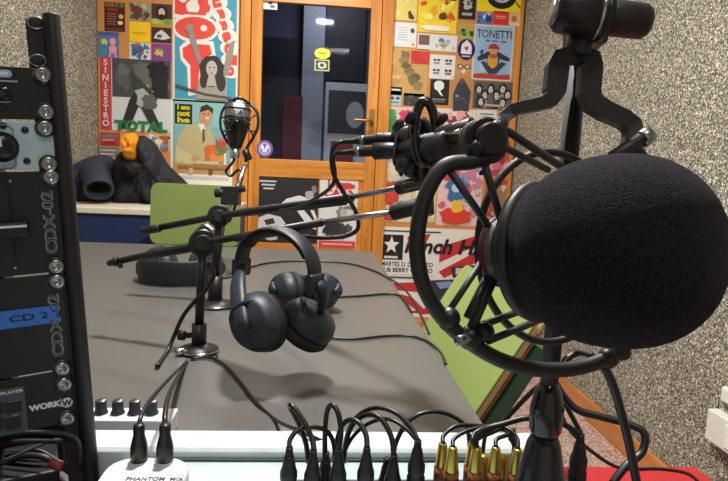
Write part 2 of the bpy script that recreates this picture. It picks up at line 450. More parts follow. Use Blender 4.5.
p.rect(0, 0, 1, .14, (74, 92, 150)); p.ell(.28, .4, .16, .14, (214, 200, 90), jit=.4); p.ell(.25, .7, .2, .25, (60, 140, 160), jit=.3)
p.ell(.7, .36, .15, .14, (240, 160, 176)); p.ell(.7, .66, .2, .16, (240, 150, 170), jit=.2); p.line([(.6, .75), (.55, .95)], .1, (236, 150, 170)); p.line([(.8, .75), (.85, .95)], .1, (236, 150, 170)); p.done()
p = Poster('poster', 'black and white poster reading TOTAL in green with a pink strip of letters', 'poster', 100.5, 59.5, 171, 131.5, (214, 216, 214))
p.rect(0, 0, .16, 1, (196, 64, 76)); p.rect(.17, 0, 1, .53, (72, 74, 74)); p.blobs([(88, 90, 90), (60, 62, 62), (100, 102, 100)], 16, 12, .18, .01, 1, .5, .1)
for i, ch in enumerate('SINIESTRO'): p.text(ch, .08, .07+i*.105, .085, (240, 196, 196), bold=.04)
p.ell(.82, .14, .15, .13, (24, 24, 26), jit=.4); p.rect(.74, .2, .96, .5, (30, 30, 32))
p.poly([(.28, .98), (.42, .56), (.52, .42), (.62, .44), (.66, .56), (.54, .66), (.42, .96)], (38, 40, 42))
p.poly([(.52, .54), (.66, .5), (.88, .96), (.76, .99)], (44, 46, 46)); p.ell(.62, .5, .12, .16, (176, 176, 172), jit=.5); p.ell(.7, .58, .11, .11, (92, 94, 92), jit=.4)
p.line([(.5, .4), (.62, .36), (.72, .46)], .06, (60, 62, 60))
p.text('TOTAL', .58, .93, .13, (32, 128, 62), bold=.05, width=.76); p.done()
p = Poster('flyer', 'red and grey flyer peeking out under the TOTAL poster', 'flyer', 100, 132.5, 120, 146, (178, 60, 62), group=G1)
p.rect(.1, .15, .9, .4, (120, 116, 120)); p.rect(.1, .5, .7, .6, (220, 150, 150)); p.rect(.2, .7, .8, .9, (160, 30, 40)); p.done()
p = Poster('flyer', 'grey flyer with pale lines at the left end of the ledge', 'flyer', 98.5, 147, 119, 160, (120, 116, 112), group=G1)
p.rect(.1, .2, .9, .3, (190, 188, 180)); p.rect(.1, .5, .8, .6, (200, 196, 190)); p.rect(.1, .75, .9, .85, (170, 166, 160)); p.done()
p = Poster('flyer', 'pale strip with scribbled pictures between the jackets and the TOTAL poster', 'flyer', 146, 133, 171, 152, (212, 170, 120), group=G1)
p.blobs([(236, 220, 190), (170, 90, 60), (90, 150, 180), (60, 60, 60)], 14, 15, 0, 0, 1, 1, .12).done()
# large red letters poster
p = Poster('poster', 'tall teal poster with huge red white-edged letters and a woman raising her arms', 'poster', 173, -22, 238.5, 104, (226, 222, 212))
TEAL = (66, 158, 186); RD = (232, 76, 62); WH = (238, 232, 222); GY = (150, 142, 134)
p.rect(.03, .01, .97, .975, TEAL)
for c, k in ((WH, .035), (RD, 0)):
    p.poly([(.03, .01), (.6+k, .01), (.62+k, .14), (.55+k, .27+k), (.3, .32+k), (.03, .3+k)], c)
p.ell(.15, .18, .06, .03, WH); p.ell(.3, .24, .1, .055, WH, rot=-.5); p.ell(.32, .16, .07, .05, WH)
p.ell(.34, .405, .36, .115, WH); p.ell(.34, .405, .31, .09, RD); p.ell(.47, .4, .05, .025, WH); p.rect(.03, .28, .5, .3, RD)
p.poly([(.1, .56), (.22, .5), (.62, .5), (.66, .62), (.5, .7), (.42, .93), (.24, .95), (.22, .72), (.12, .66)], WH); p.poly([(.15, .57), (.26, .53), (.56, .53), (.6, .6), (.42, .68), (.38, .9), (.28, .92), (.27, .7), (.16, .64)], RD)
for ch, x, y, r_ in (('m', .62, .1, -70), ('u', .68, .19, -72), ('s', .74, .28, -72), ('s', .78, .37, -76), ('a', .84, .455, -70), ('c', .87, .545, -80), ('l', .89, .64, -90), ('o', .9, .73, -90)):
    p.ell(x, y, .15, .06, WH)
for ch, x, y, r_ in (('m', .62, .1, -70), ('u', .68, .19, -72), ('s', .74, .28, -72), ('s', .78, .37, -76), ('a', .84, .455, -70), ('c', .87, .545, -80), ('l', .89, .64, -90), ('o', .9, .73, -90)):
    p.text(ch, x, y, .085, RD, bold=.06, rot=r_, width=.15)
p.poly([(.22, .42), (.3, .4), (.36, .5), (.44, .66), (.4, .7), (.3, .56)], GY); p.ell(.26, .41, .06, .035, GY)
p.poly([(.95, .48), (.88, .5), (.8, .66), (.76, .78), (.86, .76), (.92, .62)], GY)
p.poly([(.36, .97), (.4, .82), (.48, .72), (.74, .72), (.84, .8), (.84, .97)], (164, 156, 148))
p.ell(.6, .74, .19, .13, (52, 46, 46), jit=.15); p.ell(.6, .72, .085, .065, (190, 182, 172)); p.ell(.565, .71, .014, .006, (60, 50, 48)); p.ell(.635, .71, .014, .006, (60, 50, 48)); p.rect(.575, .752, .625, .758, (120, 70, 66)); p.ell(.48, .82, .06, .06, (56, 50, 48)); p.ell(.75, .83, .07, .07, (52, 48, 46)); p.poly([(.56, .76), (.64, .76), (.68, .86), (.52, .86)], (184, 176, 166))
p.line([(.06, .87), (.5, .93), (.9, .95)], .035, (84, 76, 74)); p.done()
# man poster
p = Poster('poster', 'pale blue poster of a man in a beige suit leaning on a table of flowers', 'poster', 171, 101, 233, 186.5, (238, 236, 228))
SK = (206, 146, 104); BG = (190, 178, 130)
p.rect(.03, .02, .97, .86, (128, 178, 178)); p.rect(.03, .02, .97, .3, (140, 192, 190)); p.rect(.03, .72, .97, .86, (184, 148, 92))
p.rect(.06, .05, .34, .28, (30, 34, 24)); p.text('I am', .2, .09, .05, (214, 206, 40), bold=.05, width=.2); p.text('not', .2, .16, .06, (214, 206, 40), bold=.05, width=.2); p.text('he', .2, .235, .06, (214, 206, 40), bold=.05, width=.2)
p.poly([(.06, .74), (.1, .46), (.24, .3), (.48, .26), (.62, .3), (.7, .44), (.68, .66), (.5, .7), (.3, .76)], BG); p.poly([(.08, .54), (.28, .62), (.42, .66), (.36, .74), (.1, .72)], (206, 194, 146)); p.ell(.4, .68, .07, .04, SK)
p.poly([(.44, .27), (.54, .27), (.54, .46)], (236, 232, 220)); p.poly([(.5, .33), (.54, .33), (.55, .46), (.51, .5)], (110, 84, 60))
p.ell(.56, .17, .105, .11, SK); p.poly([(.46, .14), (.48, .07), (.58, .04), (.68, .09), (.67, .15), (.6, .1)], (52, 36, 28)); p.ell(.585, .2, .03, .01, (240, 234, 224)); p.ell(.53, .155, .012, .008, (40, 30, 26)); p.ell(.6, .15, .012, .008, (40, 30, 26))
p.ell(.66, .6, .13, .1, (214, 106, 50), jit=.25); p.ell(.74, .66, .12, .06, (230, 140, 70), jit=.2); p.rect(.4, .7, .78, .74, (206, 190, 150))
p.blobs([(210, 60, 70), (230, 90, 100), (90, 130, 60), (120, 160, 70)], 12, 21, .7, .42, .94, .64, .06); p.rect(.86, .6, .9, .74, (220, 220, 210))
p.rect(.12, .76, .92, .79, (170, 110, 60)); p.rect(.3, .79, .36, .86, (214, 180, 120)); p.rect(.62, .79, .68, .86, (120, 70, 40)); p.rect(.05, .88, .95, .9, (206, 206, 200)); p.done()
# --- right board
p = Poster('flyer', 'pale yellow printed sheet beside the door frame, top of the right board', 'flyer', 393.5, -14, 417.5, 20.5, (238, 214, 116), group=G2)
p.blobs([(246, 228, 140), (220, 190, 80), (250, 240, 190)], 8, 31, 0, 0, .9, .9, .13); p.poly([(.62, .75), (.7, .7), (.9, .9), (.85, .97), (.66, .93)], (70, 60, 44)); p.done()
p = Poster('flyer', 'bright yellow sheet with dark spots and a white label at its foot', 'flyer', 418.5, -16, 457.5, 33, (250, 214, 44), group=G2)
p.blobs([(255, 232, 90), (232, 176, 30), (90, 66, 24), (250, 240, 130), (206, 96, 20)], 22, 33, 0, .1, 1, .82, .1); p.ell(.3, .9, .22, .045, (250, 246, 230)); p.rect(.2, .86, .82, .96, (250, 246, 230)); p.done()
p = Poster('flyer', 'white sheet of faint blue print with a small stamp, beside the door frame', 'flyer', 393, 22.5, 416.5, 47, (236, 236, 234), group=G2)
for i in range(6): p.rect(.2, .2+i*.1, .62, .225+i*.1, (176, 190, 214))
p.ell(.82, .32, .09, .1, (80, 80, 96)); p.ell(.86, .88, .06, .04, (214, 120, 110)); p.done()
p = Poster('flyer', 'long white strip with a small grey photo under the yellow sheet', 'flyer', 417.5, 34.5, 457, 51, (228, 228, 226), group=G2)
p.rect(.03, .08, .3, .68, (112, 96, 96)); p.ell(.17, .42, .09, .2, (150, 80, 84)); p.blobs([(150, 170, 200), (206, 120, 100), (180, 200, 190), (110, 120, 160)], 12, 36, .34, .08, .98, .95, .05); p.done()
p = Poster('flyer', 'small black flyer with a white blurred face, left of the yellow round sign', 'flyer', 459, -8, 476, 19.5, (30, 28, 30), group=G2)
p.ell(.5, .45, .26, .2, (196, 190, 186), jit=.5); p.ell(.55, .4, .12, .1, (110, 104, 104), jit=.5); p.rect(.2, .76, .8, .86, (176, 172, 168)); p.done()
p = Poster('flyer', 'yellow sheet with a black ring at the top right corner of the board', 'flyer', 478, -24, 524, 12.5, (250, 222, 30), group=G2)
p.ell(.52, .55, .33, .36, (24, 24, 24)); p.ell(.52, .5, .22, .24, (200, 200, 190)); p.ell(.52, .5, .15, .17, (60, 60, 60)); p.line([(.84, .7), (.98, .9)], .03, (60, 60, 30)); p.done()
p = Poster('flyer', 'small blue and white sticker left of the red one', 'flyer', 477, 12.5, 492.5, 24, (96, 120, 184), group=G2)
p.blobs([(40, 60, 130), (206, 214, 230), (60, 84, 150)], 12, 38, 0, 0, 1, 1, .15).done()
p = Poster('flyer', 'small bright red sticker above the juggler poster', 'flyer', 493, 11.5, 508.5, 24.5, (222, 50, 48), group=G2)
p.rect(.15, .35, .85, .42, (244, 180, 170)); p.rect(.2, .5, .8, .56, (240, 160, 150)); p.done()
p = Poster('flyer', 'small beige sticker with a brown dot, right of the red one', 'flyer', 509, 14, 521, 26.5, (226, 196, 160), group=G2)
p.ell(.4, .4, .24, .26, (190, 120, 80), jit=.3); p.rect(.1, .75, .9, .9, (240, 224, 200)); p.done()
p = Poster('poster', 'light blue circus poster titled TONETTI with a cross-legged figure in a red hat', 'poster', 473, 25.5, 513, 80.5, (226, 222, 220))
p.rect(.03, .02, .97, .98, (158, 190, 218)); p.blobs([(150, 184, 214), (176, 204, 226)], 12, 41, .04, .03, .96, .9, .14)
p.text('TONETTI', .5, .17, .15, (36, 34, 52), width=.86, bold=.0); p.rect(.3, .275, .4, .295, (70, 70, 90)); p.rect(.45, .275, .6, .295, (70, 70, 90)); p.rect(.66, .28, .8, .298, (70, 70, 90))
p.poly([(.04, .9), (.3, .88), (.6, .9), (.96, .88), (.96, .97), (.04, .97)], (196, 52, 44))
p.poly([(.1, .6), (.36, .48), (.64, .48), (.92, .58), (.9, .64), (.66, .6), (.66, .72), (.36, .72), (.36, .6), (.14, .66)], (44, 50, 74)); p.ell(.5, .64, .13, .15, (222, 160, 44)); p.rect(.42, .5, .6, .6, (160, 90, 60))
p.poly([(.2, .68), (.3, .66), (.5, .8), (.72, .66), (.84, .68), (.6, .88), (.4, .88)], (50, 58, 84)); p.ell(.5, .45, .12, .075, (214, 150, 110)); p.poly([(.36, .43), (.4, .36), (.5, .33), (.6, .36), (.66, .43)], (176, 40, 40)); p.line([(.16, .5), (.24, .46), (.2, .54), (.28, .56)], .03, (50, 50, 70)); p.done()
p = Poster('flyer', 'small green print with a dark frog-like blob, above the blue round badge', 'flyer', 460, 24, 474.5, 38.5, (170, 180, 90), group=G2)
p.blobs([(70, 170, 60), (100, 200, 80), (40, 60, 36), (210, 150, 60)], 12, 43, 0, 0, 1, 1, .18).done()
p = Poster('badge', 'dark blue round badge with a white bell shape and a red heart', 'badge', 457.5, 39, 475, 60, (206, 142, 74), group=None)
p.mb = MB(); n = 28
p.ell(.5, .5, .5, .5, (26, 30, 96), n); 
p.mb = MB(); cc = p.c+Vector((0, -.002, 0)); p.mb.prism([(p.w/2*math.cos(2*PI*i/n), p.h/2*math.sin(2*PI*i/n)) for i in range(n)], cc+Vector((0, .002, 0)), EX, EZ, .003, M((26, 30, 96), .4)); p.off = .0034
p.ell(.5, .42, .3, .3, (232, 232, 236)); p.rect(.2, .45, .8, .72, (232, 232, 236)); p.ell(.5, .14, .08, .08, (232, 232, 236)); p.ell(.44, .42, .06, .06, (206, 60, 50)); p.ell(.56, .42, .06, .06, (206, 60, 50)); p.poly([(.38, .45), (.62, .45), (.5, .58)], (206, 60, 50)); p.rect(.26, .8, .74, .86, (200, 204, 220)); p.done()
p = Poster('poster', 'sand-coloured poster with a grey brown drawing falling across it', 'poster', 390, 48.5, 428, 96, (206, 166, 96))
for i, (x, y) in enumerate([(.38, .14), (.36, .26), (.42, .36), (.5, .46), (.58, .56), (.68, .6), (.6, .68), (.76, .78)]): p.ell(x, y, .13, .08, [(128, 112, 72), (150, 130, 84), (108, 92, 62)][i % 3], jit=.6, seed=i+50)
p.rect(.04, .1, .1, .35, (226, 200, 130)); p.blobs([(220, 186, 112), (190, 150, 84)], 8, 52, .02, .4, .3, .9, .07); p.done()
p = Poster('flyer', 'soft red paper heart shape pinned over the sand-coloured poster', 'flyer', 411, 51, 429, 63.5, (218, 62, 54), lift=.004, group=G2)
p.blobs([(232, 84, 70), (206, 50, 46)], 6, 53, 0, 0, 1, 1, .16).done()
p = Poster('flyer', 'white square sheet with four small black faces', 'flyer', 429.5, 55, 455, 79, (230, 230, 226), group=G2)
for i in (0, 1):
    for j in (0, 1):
        cx, cy = .27+.46*i, .28+.42*j
        p.rect(cx-.13, cy-.1, cx-.02, cy-.02, (30, 30, 34)); p.rect(cx+.02, cy-.1, cx+.13, cy-.02, (30, 30, 34)); p.rect(cx-.12, cy+.03, cx+.12, cy+.06, (110, 110, 112)); p.rect(cx-.12, cy+.08, cx+.12, cy+.11, (130, 130, 130))
p.done()
p = Poster('flyer', 'orange brown strip with two eyes, below the blue round badge', 'flyer', 455.5, 61, 472, 75, (206, 148, 88), group=G2)
p.ell(.28, .4, .2, .18, (110, 90, 70)); p.ell(.28, .4, .1, .1, (226, 214, 196)); p.ell(.72, .4, .2, .18, (110, 90, 70)); p.ell(.72, .4, .1, .1, (226, 214, 196)); p.ell(.5, .75, .12, .14, (230, 220, 200)); p.done()
p = Poster('flyer', 'black card with the white silhouette of a head with puffed hair', 'flyer', 430, 79.5, 449, 105, (22, 20, 20), group=G2)
p.ell(.45, .24, .27, .2, (238, 238, 236), jit=.15); p.poly([(.3, .34), (.62, .36), (.54, .46), (.7, .66), (.54, .6), (.4, .46)], (238, 238, 236)); p.rect(.14, .76, .84, .8, (150, 150, 150)); p.rect(.2, .84, .78, .88, (120, 120, 120)); p.done()
p = Poster('flyer', 'flyer with a dark cloaked figure right of the white silhouette card', 'flyer', 451, 77, 471.5, 112, (188, 138, 88), group=G2)
p.poly([(.14, .98), (.1, .5), (.26, .22), (.4, .1), (.6, .08), (.76, .22), (.96, .4), (.9, .98)], (58, 58, 66)); p.ell(.5, .12, .14, .08, (80, 78, 80)); p.ell(.3, .55, .1, .04, (140, 140, 140)); p.line([(.2, .7), (.6, .6), (.8, .75)], .06, (84, 84, 92)); p.done()
p = Poster('flyer', 'grey group photo of several faces below the circus poster', 'flyer', 473, 81.5, 512, 109, (96, 92, 88), group=G2)
for i, (x, y) in enumerate([(.14, .3), (.3, .5), (.44, .28), (.6, .5), (.74, .25), (.88, .45), (.2, .75), (.76, .75)]):
    p.ell(x, y, .1, .2, (30, 30, 30), jit=.3, seed=i); p.ell(x, y+.03, .06, .13, (206, 202, 194), jit=.3, seed=i+7); p.ell(x-.02, y, .01, .02, (50, 48, 46)); p.ell(x+.022, y, .01, .02, (50, 48, 46)); p.rect(x-.02, y+.09, x+.02, y+.11, (90, 80, 76)); p.poly([(x-.08, .98), (x-.06, y+.2), (x+.06, y+.2), (x+.08, .98)], [(60, 58, 56), (150, 146, 140), (100, 96, 92)][i % 3])
p.rect(.3, .84, .7, .92, (180, 176, 170)); p.done()
p = Poster('flyer', 'small pale blue flyer with dark eyes beside the door frame', 'flyer', 388.5, 87, 401.5, 105.5, (176, 200, 206), group=G2)
p.ell(.3, .6, .14, .08, (60, 70, 80)); p.ell(.72, .6, .14, .08, (60, 70, 80)); p.rect(.1, .1, .9, .2, (220, 228, 226)); p.rect(.2, .8, .8, .86, (110, 120, 90)); p.done()
p = Poster('flyer', 'small dark group photo under the sand-coloured poster', 'flyer', 403.5, 93.5, 424, 106, (60, 52, 56), group=G2)
p.blobs([(96, 70, 84), (40, 44, 60), (120, 100, 90), (70, 90, 80)], 14, 61, 0, .1, 1, 1, .09).done()
p = Poster('flyer', 'flyer with a green figure and a pink shape beside the door frame', 'flyer', 386.5, 107, 413, 146, (226, 196, 180), group=G2)
p.ell(.24, .5, .18, .3, (60, 140, 76), jit=.4); p.ell(.2, .16, .14, .1, (70, 160, 90)); p.ell(.7, .22, .26, .16, (222, 50, 110), jit=.5); p.blobs([(240, 220, 210), (214, 90, 90), (90, 160, 110), (200, 170, 110)], 14, 63, .3, .4, 1, 1, .1); p.done()
p = Poster('flyer', 'white flyer with red, green and pink scrawls, centre of the right board', 'flyer', 433, 109, 475.5, 146, (230, 218, 208), group=G2)
p.blobs([(206, 60, 66), (226, 120, 140), (90, 156, 90), (240, 230, 220), (150, 60, 60), (236, 170, 160)], 30, 65, 0, 0, 1, 1, .09).done()
p = Poster('flyer', 'white flyer with a few dark lines below the grey group photo', 'flyer', 476, 110, 496, 140, (226, 222, 216), group=G2)
p.rect(.15, .12, .85, .16, (90, 90, 90)); p.blobs([(200, 190, 180), (120, 110, 110), (214, 150, 140)], 8, 67, .1, .3, .9, .9, .12); p.done()
p = Poster('flyer', 'dark pink flyer at the right edge of the board, behind the shock mount', 'flyer', 480, 141, 512, 176, (176, 72, 90), group=G2)
p.blobs([(206, 110, 130), (130, 40, 60), (226, 160, 160), (150, 60, 70)], 22, 69, 0, 0, 1, 1, .1).done()
p = Poster('flyer', 'white flyer covered in red and green figures, right beside the door frame', 'flyer', 383, 148, 412, 222, (222, 206, 190), group=G2)
p.blobs([(206, 60, 44), (220, 90, 60), (200, 200, 190), (110, 160, 110), (230, 190, 130), (150, 170, 170)], 38, 71, 0, 0, 1, 1, .14); p.ell(.3, .6, .25, .16, (210, 60, 44), jit=.4); p.ell(.3, .9, .28, .08, (200, 50, 40), jit=.3); p.done()
p = Poster('flyer', 'pale flyer of green and yellow marks behind the dark boom ends', 'flyer', 412.5, 148, 437, 222, (206, 202, 150), group=G2)
p.blobs([(160, 180, 120), (226, 214, 140), (120, 150, 130), (240, 236, 210), (206, 140, 100)], 30, 73, 0, 0, 1, 1, .14).done()
p = Poster('poster', 'crowded comic-like poster in red, pink and blue seen through the shock mount', 'poster', 438, 150, 482, 226, (232, 196, 196))
p.blobs([(206, 130, 150), (226, 170, 180), (240, 220, 210), (196, 100, 120), (150, 150, 190)], 44, 75, 0, 0, 1, 1, .1); p.ell(.42, .52, .24, .16, (60, 110, 160), jit=.5); p.ell(.4, .5, .1, .06, (190, 210, 226)); p.ell(.42, .87, .36, .11, (222, 60, 40), jit=.3); p.ell(.45, .74, .14, .09, (232, 190, 60), jit=.4); p.ell(.25, .3, .2, .1, (214, 60, 70), jit=.4); p.done()
p = Poster('flyer', 'dark grey flyer low at the right edge of the board behind the mic body', 'flyer', 484, 178, 507, 226, (150, 116, 92), group=G2)
p.blobs([(206, 190, 170), (90, 70, 60), (180, 60, 60)], 14, 77, 0, 0, 1, 1, .14).done()
# ranch poster
p = Poster('poster', 'wide white poster with red rays, a black star box and the word ranch', 'poster', 377.5, 229, 499, 318, (232, 228, 222))
RR = (200, 46, 48)
p.poly([(.23, .1), (.42, .06), (.36, .24), (.25, .3)], RR); p.poly([(.5, .2), (.8, .06), (.98, .06), (.7, .24), (.5, .38)], RR); p.poly([(.98, .1), (.98, .24), (.55, .55), (.5, .48)], RR)
p.poly([(.12, .62), (.42, .6), (.4, .72), (.14, .7)], RR); p.poly([(.14, .72), (.3, .78), (.44, .96), (.38, .97)], RR); p.poly([(.26, .95), (.6, .82), (.98, .8), (.98, .9), (.6, .97)], RR)
p.rect(.012, .085, .2, .36, (20, 20, 22))
st = []
for i in range(10):
    a = -PI/2+i*PI/5; rr_ = .105 if i % 2 == 0 else .045; st.append((.105+rr_*.62*math.cos(a), .2+rr_*math.sin(a)*.98))
p.poly(st, (232, 230, 226)); p.rect(.05, .32, .16, .345, (220, 220, 216)); p.rect(.02, .035, .5, .05, (60, 60, 60))
p.rect(.012, .37, .47, .52, (236, 234, 228)); p.text('MARTES 21 DE MARZO', .24, .41, .05, (24, 24, 26), width=.42, bold=.03); p.text('PUB BERRY CAMINO', .24, .475, .05, (24, 24, 26), width=.42, bold=.03)
p.rect(.02, .545, .4, .565, (90, 90, 90)); p.rect(.02, .62, .12, .66, (60, 60, 60)); p.rect(.03, .7, .1, .73, (60, 60, 60))
p.text('ranch HA', .545, .205, .16, (18, 18, 20), width=.68, bold=.03, shear=.25)
p.poly([(.6, .42), (.9, .38), (.92, .5), (.62, .54)], (50, 48, 50)); p.rect(.64, .43, .88, .5, (206, 196, 192)); p.rect(.68, .44, .76, .49, (200, 60, 60))
p.poly([(.34, .66), (.42, .58), (.62, .56), (.8, .62), (.84, .76), (.7, .86), (.5, .84), (.36, .76)], (52, 52, 58)); p.poly([(.48, .6), (.6, .58), (.66, .64), (.52, .67)], (130, 150, 200)); p.ell(.44, .76, .05, .08, (20, 20, 22)); p.ell(.72, .78, .05, .08, (20, 20, 22)); p.line([(.36, .7), (.44, .72), (.5, .82)], .008, (220, 220, 220)); p.done()
# lower door posters
BFd = BF+.006
p = Poster('poster', 'black poster with white abstract figures on the lower door panel', 'poster', 254, 178, 318, 243, (34, 34, 38), Y=BFd)
for i in range(3): p.rect(.08+.03*i, .05+i*.055, .34-.02*i, .075+i*.055, (200, 200, 204))
W2 = (226, 228, 230)
p.poly([(.4, .42), (.5, .32), (.7, .26), (.84, .3), (.78, .38), (.6, .4), (.46, .5)], W2); p.ell(.86, .25, .07, .07, (170, 172, 176), jit=.3); p.ell(.93, .16, .04, .06, (130, 130, 136), jit=.4); p.ell(.92, .33, .05, .05, W2, jit=.3)
p.poly([(.08, .62), (.22, .56), (.42, .6), (.5, .7), (.4, .8), (.2, .86), (.06, .78)], (210, 212, 214)); p.poly([(.16, .66), (.3, .62), (.34, .7), (.2, .74)], (60, 60, 64)); p.poly([(.66, .48), (.76, .46), (.98, .7), (.98, .78), (.86, .74)], W2); p.poly([(.88, .48), (.94, .48), (.99, .6), (.98, .68)], W2)
p.ell(.28, .92, .1, .05, (190, 192, 194), jit=.3); p.done()
p = Poster('poster', 'narrow white poster with red lettering and a red foot on the lower door', 'poster', 319, 179, 357, 249, (222, 222, 220), Y=BFd)
p.text('LA', .35, .08, .1, (206, 52, 48), bold=.06); p.ell(.65, .1, .28, .05, (206, 60, 56), jit=.3); p.text('CASA', .5, .21, .1, (206, 52, 48), bold=.06, width=.84); p.rect(.08, .29, .92, .33, (206, 120, 110))
p.blobs([(130, 140, 136), (206, 206, 200), (110, 116, 110), (176, 180, 170)], 12, 81, .05, .38, .95, .6, .12); p.blobs([(56, 56, 58), (80, 80, 84), (40, 40, 44)], 12, 82, .1, .6, .9, .86, .13); p.rect(.02, .885, .98, .985, (214, 66, 60)); p.rect(.1, .92, .9, .945, (236, 170, 160)); p.done()
p = Poster('sticker', 'small white sticker with black shapes at the top left of the glass', 'sticker', 263.5, -4, 277.5, 9.5, (222, 224, 230), Y=BF+.013); p.ell(.5, .4, .14, .14, (40, 40, 46)); p.rect(.35, .5, .65, .62, (40, 40, 46)); p.rect(.5, .7, .8, .85, (60, 60, 66)); p.done()
p = Poster('sticker', 'yellow oval sticker in the middle of the door glass', 'sticker', 314.5, 48, 330.5, 59, (236, 214, 40), Y=BF+.013)
n = 24; p.mb = MB(); p.mb.prism([(p.w/2*math.cos(2*PI*i/n), p.h/2*math.sin(2*PI*i/n)) for i in range(n)], p.c, EX, EZ, .001, M((240, 220, 30), .4)); p.rect(.3, .42, .7, .55, (190, 140, 30)); p.done()
p = Poster('sticker', 'square yellow-edged black and white sticker below the yellow oval', 'sticker', 314.5, 59.5, 329.5, 71, (206, 206, 110), Y=BF+.013); p.rect(.08, .1, .92, .9, (60, 64, 62)); p.ell(.5, .5, .3, .3, (206, 208, 206), jit=.3); p.ell(.5, .5, .14, .16, (60, 60, 60)); p.done()
p = Poster('sticker', 'round purple sticker with a white ring low on the door glass', 'sticker', 256.5, 140, 273, 157.5, (150, 130, 190), Y=BF-.003)
p.mb = MB(); p.mb.prism([(p.w/2*math.cos(2*PI*i/n), p.h/2*math.sin(2*PI*i/n)) for i in range(n)], p.c, EX, EZ, .001, M((120, 92, 168), .4)); p.ell(.5, .5, .36, .36, (196, 184, 222)); p.ell(.5, .5, .27, .27, (110, 84, 160)); p.ell(.36, .42, .1, .14, (230, 226, 240)); p.ell(.64, .42, .1, .14, (230, 226, 240)); p.ell(.5, .6, .16, .12, (230, 226, 240)); p.done()

# ------------------------------------------------------------------ ledge cabinet + jackets
LZ, LY = .83, 2.88
lx1 = ony(226, 205, LY).x
root = thing('low_cabinet', 'low cabinet with cream top and dark blue front under the left board', 'cabinet', ((XL+lx1)/2, 3.3, 0))
MB().bb(XL+.02, lx1, LY+.02, YW-.04, 0, LZ-.03, M((28, 48, 92), .5)).build('body', root, bevel=.003)
MB().bb(XL+.02, lx1+.01, LY, YW-.04, LZ-.03, LZ, M((226, 218, 196), .4)).build('top', root, bevel=.004)

def inflate(mb, pts, Y, th, m, amp=.02, seed=0, k=10, fold=14, zmin=None):
    """closed cushion-like cloth volume with the given outline (pixels unprojected to plane Y)"""
    w = smooth_path([ony(x, y, Y) for x, y in pts], 5, True); n = len(w)
    c = sum(w, Vector())/n
    def ringpt(b, t, side):
        q = c.lerp(b, t); off = th*math.sqrt(max(0, 1-t**2.2))
        nz = noise.noise(Vector((q.x*fold+seed, q.z*fold*.8, side*3)))*amp+noise.noise(Vector((q.x*fold*2.7+seed, q.z*fold*2.3, side*5)))*amp*.5
        p_ = q+Vector((0, side*(off+nz*(1-t**3)*2), 0))
        if zmin is not None and p_.z < zmin: p_.z = zmin
        return p_
    vs = []; fs = []; ids = {}
    for side in (-1, 1):
        ids[side, 0] = [len(vs)]; vs.append(ringpt(c, 0, side))
        for j in range(1, k):
            ids[side, j] = list(range(len(vs), len(vs)+n)); vs += [ringpt(b, j/k, side) for b in w]
    ed = list(range(len(vs), len(vs)+n)); vs += [ringpt(b, 1, -1) for b in w]
    for side in (-1, 1):
        for i in range(n):
            q = (i+1) % n
            t = (ids[side, 0][0], ids[side, 1][i], ids[side, 1][q]); fs.append(t if side > 0 else t[::-1])
            for j in range(1, k):
                A = ids[side, j]; B = ids[side, j+1] if j+1 < k else ed
                t = (A[i], B[i], B[q], A[q]); fs.append(t if side > 0 else t[::-1])
    mb.add(vs, fs, m, True)
JB = M((24, 24, 32), .75, var=.15, scale=40, bump=.2); JN = M((36, 40, 54), .75, var=.15, scale=40, bump=.2); OR = M((226, 142, 14), .7, var=.12, scale=50, bump=.3)
c0 = ony(150, 205, 3.3)
root = thing('jacket', 'black jacket with an orange lining heaped on the low cabinet', 'jacket', (c0.x, 3.35, LZ))
j = MB(); inflate(j, [(113, 168), (120, 152), (138, 148), (139, 138), (150, 139), (158, 148), (168, 164), (182, 178), (192, 190), (194, 207), (170, 210), (140, 207), (112, 206)], 3.3, .13, JB, .04, 3, zmin=LZ+.002)
j.build('cloth', root)
j = MB(); inflate(j, [(136, 140), (145, 136), (156, 148), (160, 168), (158, 196), (146, 202), (138, 180), (136, 160)], 3.2, .07, JB, .03, 9, zmin=LZ+.002); j.build('sleeve', root)
j = MB(); inflate(j, [(120, 142), (122, 135), (134, 133), (139, 140), (138, 152), (137, 159), (130, 161), (124, 156), (126, 148)], 3.17, .05, OR, .03, 5); j.build('lining', root)
root = thing('jacket', 'dark grey jacket whose open sleeve end points forward, left of the black one', 'jacket', (ony(95, 205, 3.2).x, 3.25, LZ))
j = MB(); inflate(j, [(70, 170), (82, 160), (98, 155), (112, 157), (116, 172), (116, 205), (100, 208), (68, 206)], 3.3, .11, JN, .03, 13, zmin=LZ+.002); j.build('cloth', root)
s0, s1 = ony(95, 168, 3.22), ony(99, 190, 3.04)
ax = (s1-s0)
j = MB(); j.lathe([(.02, -.02), (.07, .0), (.078, .05), (.070, .12), (.072, ax.length), (.062, ax.length+.006), (.056, ax.length-.01), (.045, ax.length-.1), (0, ax.length-.12)], s0, ax, JN, 24, sy=.85); j.build('sleeve', root)

